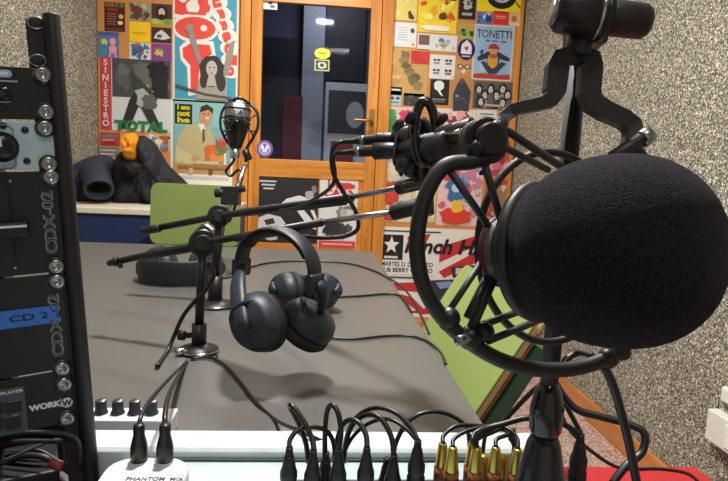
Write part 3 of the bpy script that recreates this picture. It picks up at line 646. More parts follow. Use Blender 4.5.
# ------------------------------------------------------------------ tables
TZ = .75
tb0 = onz(375, 252, TZ); tb1 = onz(487, 430, TZ)
tx = tb0.x*.2+tb1.x*.8; TYF = onz(300, 432, TZ).y; TYB = onz(300, 249, TZ).y
tabm = M((88, 87, 84), .36, var=.05, scale=300, bump=.06)
root = thing('table', 'long grey table with a dark matt top carrying the headphones', 'table', (tx-.6, (TYF+TYB)/2, 0))
MB().bb(tx-1.25, tx, TYF, TYB, TZ-.028, TZ, tabm).build('tabletop', root, bevel=.004, seg=3)
for x in (tx-1.2, tx-.12):
    for y in (TYF+.12, TYB-.08): MB().bb(x, x+.04, y, y+.04, 0, TZ-.028, M((150, 152, 154), .4)).build('leg', root)
MB().bb(tx-1.16, tx-.12, (TYF+TYB)/2, (TYF+TYB)/2+.03, TZ-.09, TZ-.028, M((150, 152, 154), .4)).build('crossbar', root)
root = thing('desk', 'grey operator desk under the mixer, joined to the long table', 'desk', (tx-.6, .3, 0))
MB().bb(tx-1.25, tx-.0, -.25, TYF-.004, TZ-.028, TZ, M((96, 92, 90), .45)).build('desktop', root, bevel=.003)
for x in (tx-1.2, tx-.08):
    for y in (-.2, TYF-.1): MB().bb(x, x+.04, y, y+.04, 0, TZ-.028, M((150, 152, 154), .4)).build('leg', root)

# ------------------------------------------------------------------ chairs
GRN = M((132, 150, 84), .38, var=.05, scale=6); DG = M((42, 108, 82), .4); PLY = M((206, 184, 132), .5); PLYD = M((128, 100, 58), .5)
def rounded(w, h, r, n=6):
    pts = []
    for cx, cy, a0 in ((w/2-r, h/2-r, 0), (-w/2+r, h/2-r, 90), (-w/2+r, -h/2+r, 180), (w/2-r, -h/2+r, 270)):
        for i in range(n+1):
            a = math.radians(a0+90*i/n); pts.append((cx+r*math.cos(a), cy+r*math.sin(a)))
    return pts
def chair(label, o, face, right, lean, top, bh, bw, seat=True):
    """o: floor point under the backrest; face: direction the sitter faces"""
    root = thing('chair', label, 'chair', (o.x, o.y, 0))
    back = -face
    up = (EZ*math.cos(lean)+back*math.sin(lean)).normalized()
    c = Vector((o.x, o.y, 0))+EZ*(top-bh/2*math.cos(lean))
    n = right.cross(up)
    b = MB(); b.prism(rounded(bw, bh, .035), c-n*.006, right, up, .012, GRN); b.build('backrest', root, bevel=.002)
    s_c = Vector((o.x, o.y, 0))+face*(.20-.02)-back*0+EZ*.45
    base = c-up*(bh/2); dz = (base.z-.45)/up.z; foot = base-up*dz
    sc = foot+face*.21; sc.z = .45
    b = MB(); b.prism(rounded(bw, .4, .05), sc-EZ*.006, right, face if right.cross(face).z > 0 else -face, .012, GRN); b.build('seat', root, bevel=.002)
    for sgn in (-1, 1):
        e = right*sgn*(bw/2-.03)
        f = MB(); f.tube([c+up*(bh*.3)+e+back*.018, base+e+back*.018, foot+e+back*.018, foot+e+back*.03-EZ*.42], .013, DG, n=4, k=1); f.build('rear_leg', root, bevel=.002)
        fs_ = Vector((foot.x, foot.y, .437))+e
        f = MB(); f.tube([fs_+face*.38, fs_+face*.4-EZ*.425], .013, DG, n=4, k=1); f.build('front_leg', root, bevel=.002)
        f = MB(); f.tube([fs_+back*.02, fs_+face*.38], .011, DG, n=4, k=1); f.build('side_rail', root)
    return root
# far chair behind the table
yc_ = 2.62
cl, cr = ony(150.5, 183, yc_), ony(241, 186, yc_)
chair('green-backed chair behind the far end of the table, below the man poster', Vector(((cl.x+cr.x)/2, yc_, 0)), -EY, EX, math.radians(4), (cl.z+cr.z)/2, .27, cr.x-cl.x)
# near right chair beside the table: measured panel
yB = .86
B_ = ony(549, 318, yB); 
A_ = onp(470, 264, B_, EX)
zt = B_.z
mid = Vector((B_.x, (A_.y+B_.y)/2, 0))
lean = math.radians(30)
root = thing('chair', 'green chair with a tilted plywood back pushed against the right side of the table', 'chair', (mid.x-.2, mid.y, 0))
up = (EZ*math.cos(lean)+EX*math.sin(lean)); bw = abs(A_.y-B_.y); bh = .34
c = Vector((B_.x, mid.y, zt))-up*bh/2
n_ = EY.cross(up)
b = MB(); b.prism(rounded(bw, bh, .03), c, EY, up, .004, PLYD); b.build('backrest', root, bevel=.001)
b = MB(); b.prism(rounded(bw-.006, bh-.006, .028), c-n_*.010, EY, up, .010, PLY); b.build('backrest_core', root, bevel=.001)
b = MB(); b.prism(rounded(bw-.002, bh-.002, .03), c-n_*.014, EY, up, .004, GRN); b.build('backrest_face', root, bevel=.001)
foot = c-up*(bh/2+.03)
for sgn in (-1, 1):
    e = EY*sgn*(bw/2-.012); out = n_*.022
    b = MB(); b.tube([c+up*(bh*.36)+e+out, foot+e+out, Vector((foot.x+.02, foot.y, .44))+e, Vector((foot.x+.06, foot.y, .004))+e], .017, DG, n=4, k=1); b.build('rear_leg', root, bevel=.002)
    b = MB(); b.tube([Vector((foot.x-.36, foot.y, .44))+e, Vector((foot.x-.4, foot.y, .004))+e], .013, DG, n=4, k=1); b.build('front_leg', root, bevel=.002)
    b = MB(); b.tube([Vector((foot.x-.36, foot.y, .435))+e, Vector((foot.x+.02, foot.y, .435))+e], .011, DG, n=4, k=1); b.build('side_rail', root)
b = MB(); b.prism(rounded(.4, bw, .05), Vector((foot.x-.19, foot.y, .446)), EX, EY, .012, GRN); b.build('seat', root, bevel=.002)

# ------------------------------------------------------------------ red cabinet, socket
rz = .60
c0 = onz(590, 466, rz); c1 = onz(697, 468, rz)
root = thing('drawer_cabinet', 'low red cabinet at the bottom right beside the granular wall', 'cabinet', (c1.x-.14, c0.y-.25, 0))
MB().bb(c1.x-.29, c1.x, c0.y-.5, c0.y, .02, rz-.02, M((146, 28, 32), .5)).build('body', root, bevel=.006)
MB().bb(c1.x-.295, c1.x+.004, c0.y-.505, c0.y+.003, rz-.02, rz, M((166, 30, 34), .5)).build('top', root, bevel=.008, seg=3)
for k in range(2): MB().bb(c1.x-.28, c1.x-.01, c0.y-.512, c0.y-.5, .06+k*.26, .3+k*.26, M((146, 28, 32), .5)).build('drawer', root, bevel=.003)
w0 = onx(718.5, 408, XR); w1 = onx(718, 440, XR)
yy = w0.y
root = thing('socket_box', 'white socket box low on the granular wall at the right edge', 'socket', (XR, yy-.1, w1.z))
MB().bb(XR-.035, XR, yy-.26, yy, w1.z, w0.z, M((226, 226, 218), .4)).build('housing', root, bevel=.004)
MB().box((XR-.037, yy-.13, (w0.z+w1.z)/2), (.004, .09, .07), M((240, 240, 234), .35)).build('cover_plate', root, bevel=.002)
w2 = onx(727, 385, XR); w3 = onx(727, 402, XR)
tag(MB().bb(XR-.02, XR, w2.y-.14, w2.y, w3.z, w2.z, M((232, 232, 226), .35)).build('wall_switch', bevel=.012, seg=4), 'small rounded white switch just above the socket box', 'switch')

# ------------------------------------------------------------------ rack on the left
ro = P(64, 95, .50)                       # reference point on the rack face, right rail
yaw = math.radians(30)
fwd = Vector((CB.x, CB.y, 0)).normalized()*-1; rgt = fwd.cross(EZ)
h_ = (rgt*math.cos(yaw)+fwd*math.sin(yaw)).normalized()
tl = math.radians(3.5)
hv = (h_*math.cos(tl)-EZ*math.sin(tl)*.6).normalized()
v_ = (EZ*math.cos(tl)-h_*math.sin(tl)).normalized()
hv = (hv-v_*hv.dot(v_)).normalized()
nf = hv.cross(v_)                         # towards the viewer
if nf.dot(CAM-ro) < 0: nf = -nf
RM = basis(ro, hv, -nf, v_)               # local: x right, y back, z up
def on_face(px, py):
    """rack-local x,z of a pixel on the face plane"""
    q = RM.inverted() @ onp(px, py, ro, nf); return q.x, q.z
def L2W(x, y, z): return RM @ Vector((x, y, z))
RKB = M((24, 24, 30), .45, var=.1, scale=80, bump=.05); RKD = M((16, 16, 20), .5)
root = thing('equipment_rack', 'black steel equipment rack at the left edge of the photo', 'rack', ro, M4=basis(L2W(.0, 0, (TZ-ro.z)/v_.z), hv, -nf, v_))
zb = (TZ-ro.z)/v_.z+.006
ztop = on_face(55, 14)[1]; zear = on_face(32, 18)[1]
xb = on_face(46, 60)[0]; xr_ = on_face(64, 60)[0]; xe = on_face(27, 40)[0]
rr = (xr_-xb)/2
def lbox(mb, x0, x1, y0, y1, z0, z1, m):
    return mb.box(L2W((x0+x1)/2, (y0+y1)/2, (z0+z1)/2), (abs(x1-x0), abs(y1-y0), abs(z1-z0)), m, (hv, -nf, v_))
pst = MB(); pst.tube([L2W(xb+rr, rr*.2, zb), L2W(xb+rr, rr*.2, ztop)], rr, RKB, n=20, k=1); lbox(pst, xb+rr*1.0, xr_, .0, .03, zb, ztop-.002, RKB); pst.build('post', root, bevel=.001)
er = MB()
zh = [on_face(35, 22)[1], on_face(38, 60)[1]]
xh = on_face(36, 22)[0]; xh2 = on_face(38, 60)[0]
lbox(er, xe, xb+.004, .004, .0065, zb, zear, RKB); er.build('rail', root, bevel=.0008)
for (x, z) in ((xh, zh[0]), (xh2, zh[1])):
    q = MB(); q.tube([L2W(x, .003, z)+(hv*.0062*math.cos(t*PI/8)+v_*.0048*math.sin(t*PI/8)) for t in range(16)], .0008, STEEL, n=6, k=1, closed=True)
    q.lathe([(0, 0), (.0052, 0), (.0052, .001), (0, .001)], L2W(x, .0035, z), nf, M((50, 48, 44), .8), 14); q.build('screw_hole', root)
# second (left) side, standing outside the frame, and feet
lx = xr_-.52
q = MB(); lbox(q, lx, lx+.03, .0, .03, zb+.04, ztop, RKB); q.build('post', root)
q = MB(); bc_ = (L2W(lx, .05, zb)+L2W(xr_, .05, zb))/2; bc_.z = TZ+.017; bc_ -= h_*.02; q.box(bc_, (.49, .08, .034), RKB, (h_, -h_.cross(EZ), EZ)); q.build('base', root, bevel=.002)
q = MB(); lbox(q, lx, xr_-.012, .085, .088, zb, on_face(30, 436)[1], RKD); q.build('dark_backing', root)  # black plate added behind the cables to stand in for the dark rack interior

BLU = M((180, 206, 218), .45)
def screw_at(root_, x, z, r=.0068):
    q = MB(); q.lathe([(0, 0), (r*1.18, 0), (r*1.18, .0008), (r*.9, .001), (r, .0016), (r*.86, .0034), (r*.45, .0042), (r*.4, .0034), (0, .0032)], L2W(x, -.0005, z), nf, STEEL, 18)
    q.build('screw', root_); q = MB(); q.lathe([(r*1.0, 0), (r*1.34, 0), (r*1.34, .0007), (r*1.0, .0007)], L2W(x, 0, z), nf, RKD, 18); return root_
def panel(name, label, y0p, y1p, m, depth=.2, right_px=56):
    x1 = on_face(right_px, (y0p+y1p)/2)[0]; z1 = on_face(30, y0p)[1]; z0 = on_face(30, y1p)[1]
    root_ = thing(name, label, 'rack unit', L2W(x1-.24, .01, z0), M4=basis(L2W(x1-.24, .01, z0), hv, -nf, v_), group=None)
    x0 = lx+.0; q = MB(); lbox(q, x0, x1, .0005, .0035, z0+.0004, z1-.0004, m); q.build('faceplate', root_, bevel=.0006)
    q = MB(); lbox(q, x0+.03, x1-.045, .0035, depth, z0+.002, z1-.002, RKD); q.build('housing', root_)
    return root_, z0, z1, x1
def lxz(px, py): return on_face(px, py)
# unit 1
u, z0, z1, x1 = panel('rack_unit', 'black rack unit with a pale oval badge, topmost in the rack', 67, 120, RKB, right_px=53)
for px, py in ((43, 75), (46, 112)): screw_at(u, *lxz(px, py))
a, b = lxz(2, 73.5); q = MB(); q.prism(rounded(.022, .0062, .003), L2W(a-.004, -.0002, b), hv, v_, .0006, M((150, 186, 206), .4)); 
q.prism(rounded(.017, .0032, .0014), L2W(a-.004, -.0009, b), hv, v_, .0003, M((206, 226, 236), .4)); q.build('badge', u)
q = MB(); a, b = lxz(5, 81); lbox(q, a-.014, a+.009, -.0003, .0006, b-.0006, b+.0006, M((170, 176, 186), .5)); a, b = lxz(5, 102); lbox(q, a-.004, a+.004, -.0003, .0006, b-.0006, b+.0006, M((150, 156, 166), .5)); q.build('printed_marks', u)
q = MB(); a, b = lxz(4, 94); q.cyl(L2W(a, 0, b), L2W(a, -.006, b), .005, GLOSSB); q.build('knob', u)
# unit 2
u, z0, z1, x1 = panel('rack_unit', 'pale blue-grey rack unit with a black rotary knob', 121.5, 169.5, BLU, right_px=58)
for px, py in ((45, 128), (49, 164)): screw_at(u, *lxz(px, py))
a, b = lxz(2, 147); q = MB(); q.lathe([(0, 0), (.0125, 0), (.0125, .002), (.0105, .003), (.0095, .014), (.0085, .0155), (0, .0155)], L2W(a, 0, b), nf, M((20, 20, 26), .35), 28); q.build('knob', u)
q = MB(); lbox(q, a-.0006, a+.0006, -.0162, -.0155, b, b+.007, WHITE); q.build('knob_pointer', u)
q = MB()
for px, py in ((3, 122.5+3), (25, 130), (27, 161)):
    a2, b2 = lxz(px, py); q.lathe([(0, 0), (.0028, 0), (.0028, .0005), (0, .0005)], L2W(a2, 0, b2), nf, M((22, 22, 28), .5), 14)
q.build('vent_hole', u)
q = MB(); a2, b2 = lxz(14.5, 147); rect_ = [L2W(a2-.04, -.0003, b2+.018), L2W(a2-.003, -.0003, b2+.018), L2W(a2, -.0003, b2+.015), L2W(a2, -.0003, b2-.015), L2W(a2-.003, -.0003, b2-.018), L2W(a2-.04, -.0003, b2-.018)]
q.tube(rect_, .0005, M((110, 134, 150), .5), n=6, k=1); q.build('printed_outline', u)
# units 3, 4
def vtext(u, s, px, y0, y1, hh):
    a, b0 = lxz(px, y0); a2, b1 = lxz(px+ (y1-y0)*.05, y1)
    q = MB(); L = abs(b0-b1)
    q.text(s, L2W((a+a2)/2, -.0004, (b0+b1)/2), v_, -hv, hh, M((150, 156, 150), .5), width=L, th=.0002, bold=.035)
    q.text(s, L2W((a+a2)/2, -.0007, (b0+b1)/2), v_, -hv, hh*.9, RKB, width=L*.985, th=.0002, bold=-.012)
    q.build('printed_name', u)
u, z0, z1, x1 = panel('rack_unit', 'black rack unit with a slider and the mark CDX-02 sideways', 171, 275, RKB, right_px=62)
for px, py in ((51, 177), (56, 266)): screw_at(u, *lxz(px, py))
vtext(u, 'CDX-02', 51.5, 254, 191, .0085)
a, b = lxz(10, 181); a2, b2 = lxz(15, 268)
q = MB(); lbox(q, (a+a2)/2-.0009, (a+a2)/2+.0009, -.0004, .001, b2+.004, b-.002, M((4, 4, 6), .6)); q.build('fader_slot', u)
q = MB()
for (i, k_) in ((a, b), (a2, b2)): q.lathe([(0, 0), (.0014, 0), (.0014, .0006), (0, .0006)], L2W(i, 0, k_), nf, STEEL, 12)
q.build('fader_screw', u)
a, b = lxz(13, 228); q = MB(); lbox(q, a-.012, a+.012, -.012, -.001, b-.007, b+.006, M((18, 18, 22), .4)); kn = q.build('fader_knob', u, bevel=.002)
q = MB(); a3, b3 = lxz(14, 223.5); lbox(q, a-.0105, a+.0105, -.0126, -.0118, b+.0015, b+.0035, M((226, 228, 230), .4)); q.build('fader_line', kn)
u, z0, z1, x1 = panel('rack_unit', 'black rack unit with blue tape lettered CD 2', 276, 375, RKB, right_px=67)
for px, py in ((57, 281), (62, 368)): screw_at(u, *lxz(px, py))
vtext(u, 'CDX-02', 58, 357, 294, .0085)
t0 = lxz(0, 309.5); t1 = lxz(59, 324)
q = MB(); zc_ = (t0[1]+t1[1])/2; lbox(q, t1[0]-.075, t1[0], -.0008, .0004, zc_-.0078, zc_+.0078, M((52, 116, 206), .55)); tp = q.build('tape', u)
a, b = lxz(29, 317); q = MB(); q.text('CD 2', L2W(a, -.0008, zc_), hv, v_, .0056, M((22, 26, 60), .5), width=.03, th=.0003, bold=.02); q.build('lettering', tp)
# unit 5
u, z0, z1, x1 = panel('rack_unit', 'lowest black rack unit with the logo WORK and a grey button field', 376, 431, RKB, right_px=73, depth=.1)
for px, py in ((64, 383.5), (67, 418)): screw_at(u, *lxz(px, py))
a, b = lxz(45, 406); q = MB(); q.text('WORK', L2W(a, -.0002, b), hv, v_, .0052, WHITE, width=.026, th=.0003, bold=.06)
a2, b2 = lxz(67, 402.5); q.lathe([(0, 0), (.0048, 0), (.0048, .0005), (0, .0005)], L2W(a2, -.0002, b2), nf, WHITE, 20); q.text('W', L2W(a2, -.0008, b2), hv, v_, .0052, RKB, th=.0003, bold=.04)
a3, b3 = lxz(61, 402.5); lbox(q, a3-.0003, a3+.0003, -.0008, 0, b3-.004, b3+.004, WHITE); q.build('logo', u)
f0 = lxz(24, 387); q = MB(); zt_, zb_ = lxz(10, 388)[1], lxz(10, 434)[1]; lbox(q, f0[0]-.12, f0[0], -.0015, .0006, zb_, zt_, M((74, 80, 94), .5)); fd = q.build('button_field', u, bevel=.0008)
q = MB(); a, b = lxz(6, 392.5); q.text('CD PLAYER', L2W(a, -.0017, b), hv, v_, .0026, WHITE, width=.026, th=.0002, bold=.03); a, b = lxz(14, 401); q.text('EJECT', L2W(a, -.0017, b), hv, v_, .0018, WHITE, width=.008, th=.0002); a, b = lxz(14, 413); q.text('CUE', L2W(a+.001, -.0017, b-.0012), hv, v_, .0016, WHITE, th=.0002); q.build('lettering', fd)
for px, py in ((14, 406), (14, 422), (-4, 408), (-4, 424)):
    a, b = lxz(px, py); q = MB(); lbox(q, a-.006, a+.006, -.004, -.001, b-.0048, b+.0048, M((24, 26, 34), .4)); q.build('button', fd, bevel=.001)
# cable bundle in the rack bottom
rd = random.Random(4)
for i, (pa, pb, pc, r_, c_k) in enumerate([((-4, 436), (35, 432), (76, 438), .0018, (60, 56, 62)), ((-6, 446), (30, 441), (77, 447), .0022, (36, 34, 40)), ((0, 462), (36, 447), (62, 441), .0014, (92, 86, 90)),
        ((-6, 470), (24, 456), (52, 462), .003, (30, 30, 36)), ((36, 450), (60, 462), (80, 470), .002, (28, 26, 32)), ((40, 481), (56, 463), (75, 476), .0026, (60, 40, 44)), ((0, 452), (40, 456), (82, 484), .0024, (34, 32, 36)), ((20, 486), (40, 466), (64, 484), .003, (84, 78, 78))]):
    dd_ = .53+.008*i
    q = MB(); q.tube([P(pa[0]-30, pa[1]+6, dd_), P(*pa, dd_), P(*pb, dd_), P(*pc, dd_), P(pc[0]+3, pc[1]+30, dd_+.02)], r_, M(c_k, .5)); tag(q.build('cable'), 'tangled cable among several dark cables below the lowest rack unit', 'cable', 'cables under the rack units')
q = MB(); q.cyl(P(50, 462, .535), P(62, 468, .535), .0045, M((126, 46, 44), .5)); tag(q.build('cable_plug'), 'small red plug showing among the cables under the rack', 'plug')
q = MB(); q.sph(P(28, 474, .57), (.03, .015, .012), M((70, 66, 70), .7), 16); tag(q.build('cable_bundle'), 'grey bundle at the very bottom of the rack', 'bundle')

# ------------------------------------------------------------------ mixer
def Y_at(py, z, px=300): return onz(px, py, z).y
mz = .80
yb_ = Y_at(430, mz); yf_ = Y_at(449, mz)
mx0 = -.218; mx1 = onz(549, 452, mz).x
MW = M((198, 208, 210), .4); MG = M((164, 184, 186), .45)
root = thing('mixing_console', 'pale mixing console with a white rear ridge along the bottom of the photo', 'mixer', ((mx0+mx1)/2, yf_-.1, TZ))
q = MB(); prof = [(0, .0), (0, mz-TZ-.004), (.004, mz-TZ), (yb_-yf_-.003, mz-TZ-.0), (yb_-yf_, mz-TZ-.003), (yb_-yf_, 0)]
vs = [Vector((x, yf_+a, TZ+b)) for x in (mx0, mx1) for a, b in prof]; k = len(prof)
q.add(vs, [list(range(k)), [i+k for i in range(k)][::-1]]+[(i, i+k, (i+1) % k+k, (i+1) % k) for i in range(k)], MW); q.build('rear_ridge', root, bevel=.001)
pz1 = mz-.012; pz0 = TZ+.02
q = MB(); vs = [Vector((x, y, z)) for x in (-.178, mx1-.05) for y, z in ((yf_, TZ), (yf_, pz1), (yf_-.36, pz0), (yf_-.36, TZ))]
q.add(vs, [(0, 1, 2, 3), (7, 6, 5, 4), (0, 4, 5, 1), (1, 5, 6, 2), (2, 6, 7, 3), (3, 7, 4, 0)], MG); q.build('panel', root, bevel=.001)
q = MB(); q.bb(-.17, mx1-.06, yf_-.003, yf_+.0005, pz1+.001, pz1+.0025, M((70, 80, 84), .6)); q.build('shadow_line', root)  # dark strip painted in as the shadow line under the rear ridge
def zpanel(y): return pz1+(pz0-pz1)*(yf_-y)/.36
# knob strip box at left behind the ridge
sz = TZ+.024
ks0 = onz(60, 424, sz); 
q0_, q1_ = onz(171, 421, sz), onz(171, 408, sz)
root = thing('control_box', 'flat white control box with four dark knobs behind the mixer ridge', 'control box', (q0_.x-.12, q0_.y+.015, TZ))
MB().bb(q0_.x-.24, q0_.x, q0_.y, q1_.y, TZ+.001, sz, M((206, 208, 210), .45)).build('case', root, bevel=.0015)
ky = (q0_.y*.45+q1_.y*.55)
for px in (101, 118, 135, 152):
    kc = onz(px, 413, sz); kc.y = ky; kq = MB(); kq.lathe([(0, 0), (.0082, 0), (.0082, .002), (.0068, .004), (.0062, .015), (.0052, .0165), (0, .0165)], kc, EZ, M((48, 50, 56), .4), 20)
    kn = kq.build('knob', root); kq = MB(); kq.box(kc+Vector((.0045, -.003, .0165)), (.002, .006, .0012), WHITE); kq.build('pointer', kn)
# small white mixer at bottom left with two plugs
bz = .842
c_l, c_r = onz(128, 456, bz), onz(194, 456, bz)
root = thing('headphone_amplifier', 'small white box with rounded corners holding two upright black plugs', 'amplifier', ((c_l.x+c_r.x)/2, c_l.y-.06, zpanel(c_l.y-.1)))
yt = c_l.y
q = MB(); x0_, x1_ = onz(113, 456, bz).x, c_r.x
q.prism(rounded(x1_-x0_, .16, .02), Vector(((x0_+x1_)/2, yt-.08, bz-.035)), EX, EY, .035, M((214, 216, 218), .4)); q.build('case', root, bevel=.004, seg=3)
q = MB(); 
tpos = onz(150, 478, bz); q.text('PHANTOM  MIX', Vector((tpos.x+.004, tpos.y-.002, bz+.0003)), EX, EY, .005, M((60, 62, 66), .5), width=.042, th=.0001, bold=.02); q.build('lettering', root)

# upright plugs
def plug_proto(kind):
    root = thing(kind, '', 'plug', (0, 0, 0))
    if kind == 'audio_plug':
        MB().lathe([(0, -.008), (.003, -.008), (.003, 0), (.0068, 0), (.0074, .002), (.0074, .012), (.0066, .014), (.0074, .016), (.0074, .022), (.0058, .027), (.0046, .034), (.0042, .036), (0, .036)], (0, 0, 0), EZ, M((26, 26, 31), .45), 22).build('barrel', root)
        q = MB()
        for k in range(4): q.lathe([(.0072, .0), (.0079, .0006), (.0072, .0012)], (0, 0, .0035+k*.0022), EZ, M((16, 16, 20), .6), 22)
        q.build('grip_rings', root)
        MB().lathe([(.0030, .034), (.0042, .0355), (.0034, .038), (.003, .044), (0, .044)], (0, 0, 0), EZ, RUB, 14).build('strain_relief', root)
    elif kind == 'jack_plug':
        MB().lathe([(0, -.004), (.0048, -.004), (.0048, 0), (.0062, .0), (.0066, .002), (.0066, .016), (.0058, .02), (.0044, .026), (.0044, .033), (.0036, .035), (0, .035)], (0, 0, 0), EZ, M((22, 22, 26), .35), 22).build('barrel', root)
        MB().lathe([(.0067, .003), (.0069, .0035), (.0069, .0045), (.0067, .005)], (0, 0, 0), EZ, M((206, 206, 200), .4), 22).build('ring', root)
        MB().lathe([(0, -.008), (.0052, -.008), (.0052, -.001), (0, -.001)], (0, 0, 0), EZ, CHROME, 22).build('socket_nut', root)
    else:
        G = M((204, 182, 88), .3, .85); C2 = M((168, 104, 76), .4, .5)
        MB().lathe([(0, -.01), (.0066, -.01), (.0066, .004), (0, .004)], (0, 0, 0), EZ, C2, 20).build('collar', root)
        MB().lathe([(0, .004), (.0058, .004), (.006, .006), (.0052, .013), (.004, .024), (.0034, .026), (0, .026)], (0, 0, 0), EZ, G, 20).build('barrel', root)
        MB().lathe([(.0062, -.006), (.0066, -.005), (.0066, .0), (.0062, .001)], (0, 0, .0), EZ, M((40, 30, 28), .4), 20).build('band', root)
    return root
UP = EZ
def place_plug(proto, top_px, d, hgt, label, group, used, tiltx=0.0):
    t = P(*top_px, d); base = t-EZ*hgt
    m = Matrix.Translation(base) @ Matrix.Rotation(tiltx, 4, 'Y')
    if not used: proto.matrix_world = m; proto['label'] = label; proto['group'] = group; return proto
    return clone(proto, m, label, group)
bp = plug_proto('audio_plug')
labs = ['black plug at the left end of the front row of plugs', 'second black plug from the left end of the row, its cable leaning left', 'third black plug from the left of the row, below the narrow cable loop', 'black plug in the middle of the row, under a round cable arch', 'black plug low in the row between the middle arch and the tallest black plug', 'tallest black plug, just left of the gold plugs']
for i, (px, py) in enumerate([(289.5, 447), (313.5, 450), (339, 449), (367, 447), (394, 455), (418, 440)]):
    place_plug(bp, (px, py), .49, .044, labs[i], 'black plugs in the front row', i > 0)
place_plug(bp, (581, 434), .49, .044, 'black plug standing alone right of the microphone stand', 'black plugs in the front row', True)
place_plug(bp, (326, 452), .515, .044, 'black plug behind the second and third plugs of the row', 'black plugs in the front row', True)
place_plug(bp, (387, 458), .515, .044, 'black plug set back behind the low plug of the row', 'black plugs in the front row', True)
gp = plug_proto('gold_plug')
for i, (px, py, d_) in enumerate([(443, 443, .51), (453, 447, .49), (473, 442, .51), (477, 447, .49), (496, 447, .49), (504, 455, .515), (484, 455, .515), (518, 449, .49)]):
    gl = ['leftmost gold plug', 'second gold plug, front one of the left pair', 'tall gold plug behind the second pair', 'gold plug in front of the second pair', 'gold plug in the middle of the gold group', 'gold plug set back right of the middle one', 'gold plug set back left of the middle one', 'rightmost gold plug beside the black stand'][i]
    place_plug(gp, (px, py), d_, .026, gl+' with a copper collar', 'gold plugs at the right of the row', i > 0)
jp = plug_proto('jack_plug')
place_plug(jp, (139, 424), .455, .035, 'left of the two black jack plugs on the small white box', 'jack plugs on the white box', False)
place_plug(jp, (165, 424), .455, .035, 'right black jack plug on the white box, with a pale ring', 'jack plugs on the white box', True)
# patch panel the row of plugs is seated in
q = MB(); a = P(285, 481, .5); b = P(590, 481, .5)
pa0 = P(278, 462, .49)
row_z = P(340, 449, .49).z-.046
root = thing('patch_bay', 'dark patch strip holding the front row of black and gold plugs', 'patch bay', ((a.x+b.x)/2, P(400, 450, .5).y, row_z-.05))
q = MB(); bl = P(282, 450, .5); brr = P(600, 450, .5); q.bb(bl.x, brr.x, bl.y-.022, bl.y+.028, max(TZ, row_z-.05), row_z-.004, M((40, 42, 48), .5)); q.build('case', root, bevel=.002)

# ------------------------------------------------------------------ cables
def cable(pts, r, label, group=None, m=CABLE, name='cable', cat='cable', k=6):
    q = MB(); q.tube(pts, r, m, n=10, k=k); return tag(q.build(name), label, cat, group)
def arc(px, d, r, label, dd=None):
    n = len(px); return cable([P(x, y, (d if dd is None else d+(dd-d)*i/(n-1))) for i, (x, y) in enumerate(px)], r, label, 'patch cables arching over the plugs')
arc([(289.5, 448), (290, 440), (297, 431), (311, 427), (325, 430), (333, 441), (336, 462)], .49, .0022, 'low round cable arch rising from the leftmost plug', .52)
arc([(314, 451), (312, 439), (304, 422), (293, 407), (290, 407), (298, 422), (306, 444), (308, 462)], .49, .0025, 'cable loop leaning left over the table edge', .53)
arc([(339, 449), (341, 432), (338, 413), (332, 405), (327, 412), (325, 432), (325, 460)], .49, .0024, 'tall narrow cable loop behind the third plug', .52)
arc([(367, 448), (366, 435), (359, 423), (349, 420), (341, 428), (336, 446), (334, 462)], .49, .0024, 'round cable arch over the plug in the middle of the row', .53)
arc([(394, 456), (391, 436), (380, 418), (366, 415), (353, 424), (346, 442), (344, 462)], .49, .0025, 'cable arch dropping onto the low plug of the row', .54)
arc([(418, 441), (410, 426), (394, 412), (375, 408), (358, 416), (348, 432), (342, 462)], .49, .0022, 'highest wide cable arch ending in the tallest black plug', .55)
arc([(393, 457), (397, 440), (408, 422), (424, 413), (443, 413), (460, 421), (468, 432), (470, 455)], .51, .0022, 'cable arch linking the black plugs with the gold plugs', .54)
arc([(418, 442), (404, 427), (387, 419), (368, 424), (352, 438), (340, 462)], .49, .0018, 'thin cable arch inside the highest one', .54)
for i, (gx, gy, ex, ey) in enumerate([(443, 443, 500, 460), (453, 447, 506, 462), (473, 442, 508, 464), (477, 447, 512, 464), (496, 447, 516, 466)]):
    arc([(gx, gy), (gx+1, gy-8), (gx+14, gy-17+i), ((gx+ex)/2+8, 426+i), (510, 430+i*2), (514, 446), (ex+10, ey+16)], .49, .0019, ['first', 'second', 'third', 'fourth', 'fifth'][i]+' thin cable from the left curving over the gold plugs', .53)
arc([(518, 449), (517, 438), (508, 429), (496, 427), (486, 434), (482, 460)], .49, .0019, 'thin cable curling left off the rightmost gold plug', .53)
arc([(472, 444), (484, 430), (503, 424), (528, 418), (556, 421), (573, 430), (580, 436)], .49, .0026, 'grey cable crossing from the gold plugs to the lone black plug', .49)
arc([(498, 428), (516, 408), (534, 390), (545, 384), (556, 386), (564, 402), (575, 422), (582, 436)], .52, .0022, 'thin cable looping up over the stand sleeve to the lone plug', .49)
arc([(556, 384), (565, 398), (578, 410), (602, 417), (628, 424), (644, 433), (642, 452), (626, 466), (612, 484)], .46, .0030, 'looping black cable hanging right of the microphone stand', .42)
arc([(604, 366), (613, 385), (621, 412), (630, 448), (638, 490)], .37, .0030, 'thick cable dropping straight from the foot of the shock mount', .40)
arc([(552, 384), (560, 410), (570, 430), (590, 450), (620, 468), (660, 469), (688, 474), (702, 486)], .5, .0018, 'thin cable running down across the red cabinet', .62)
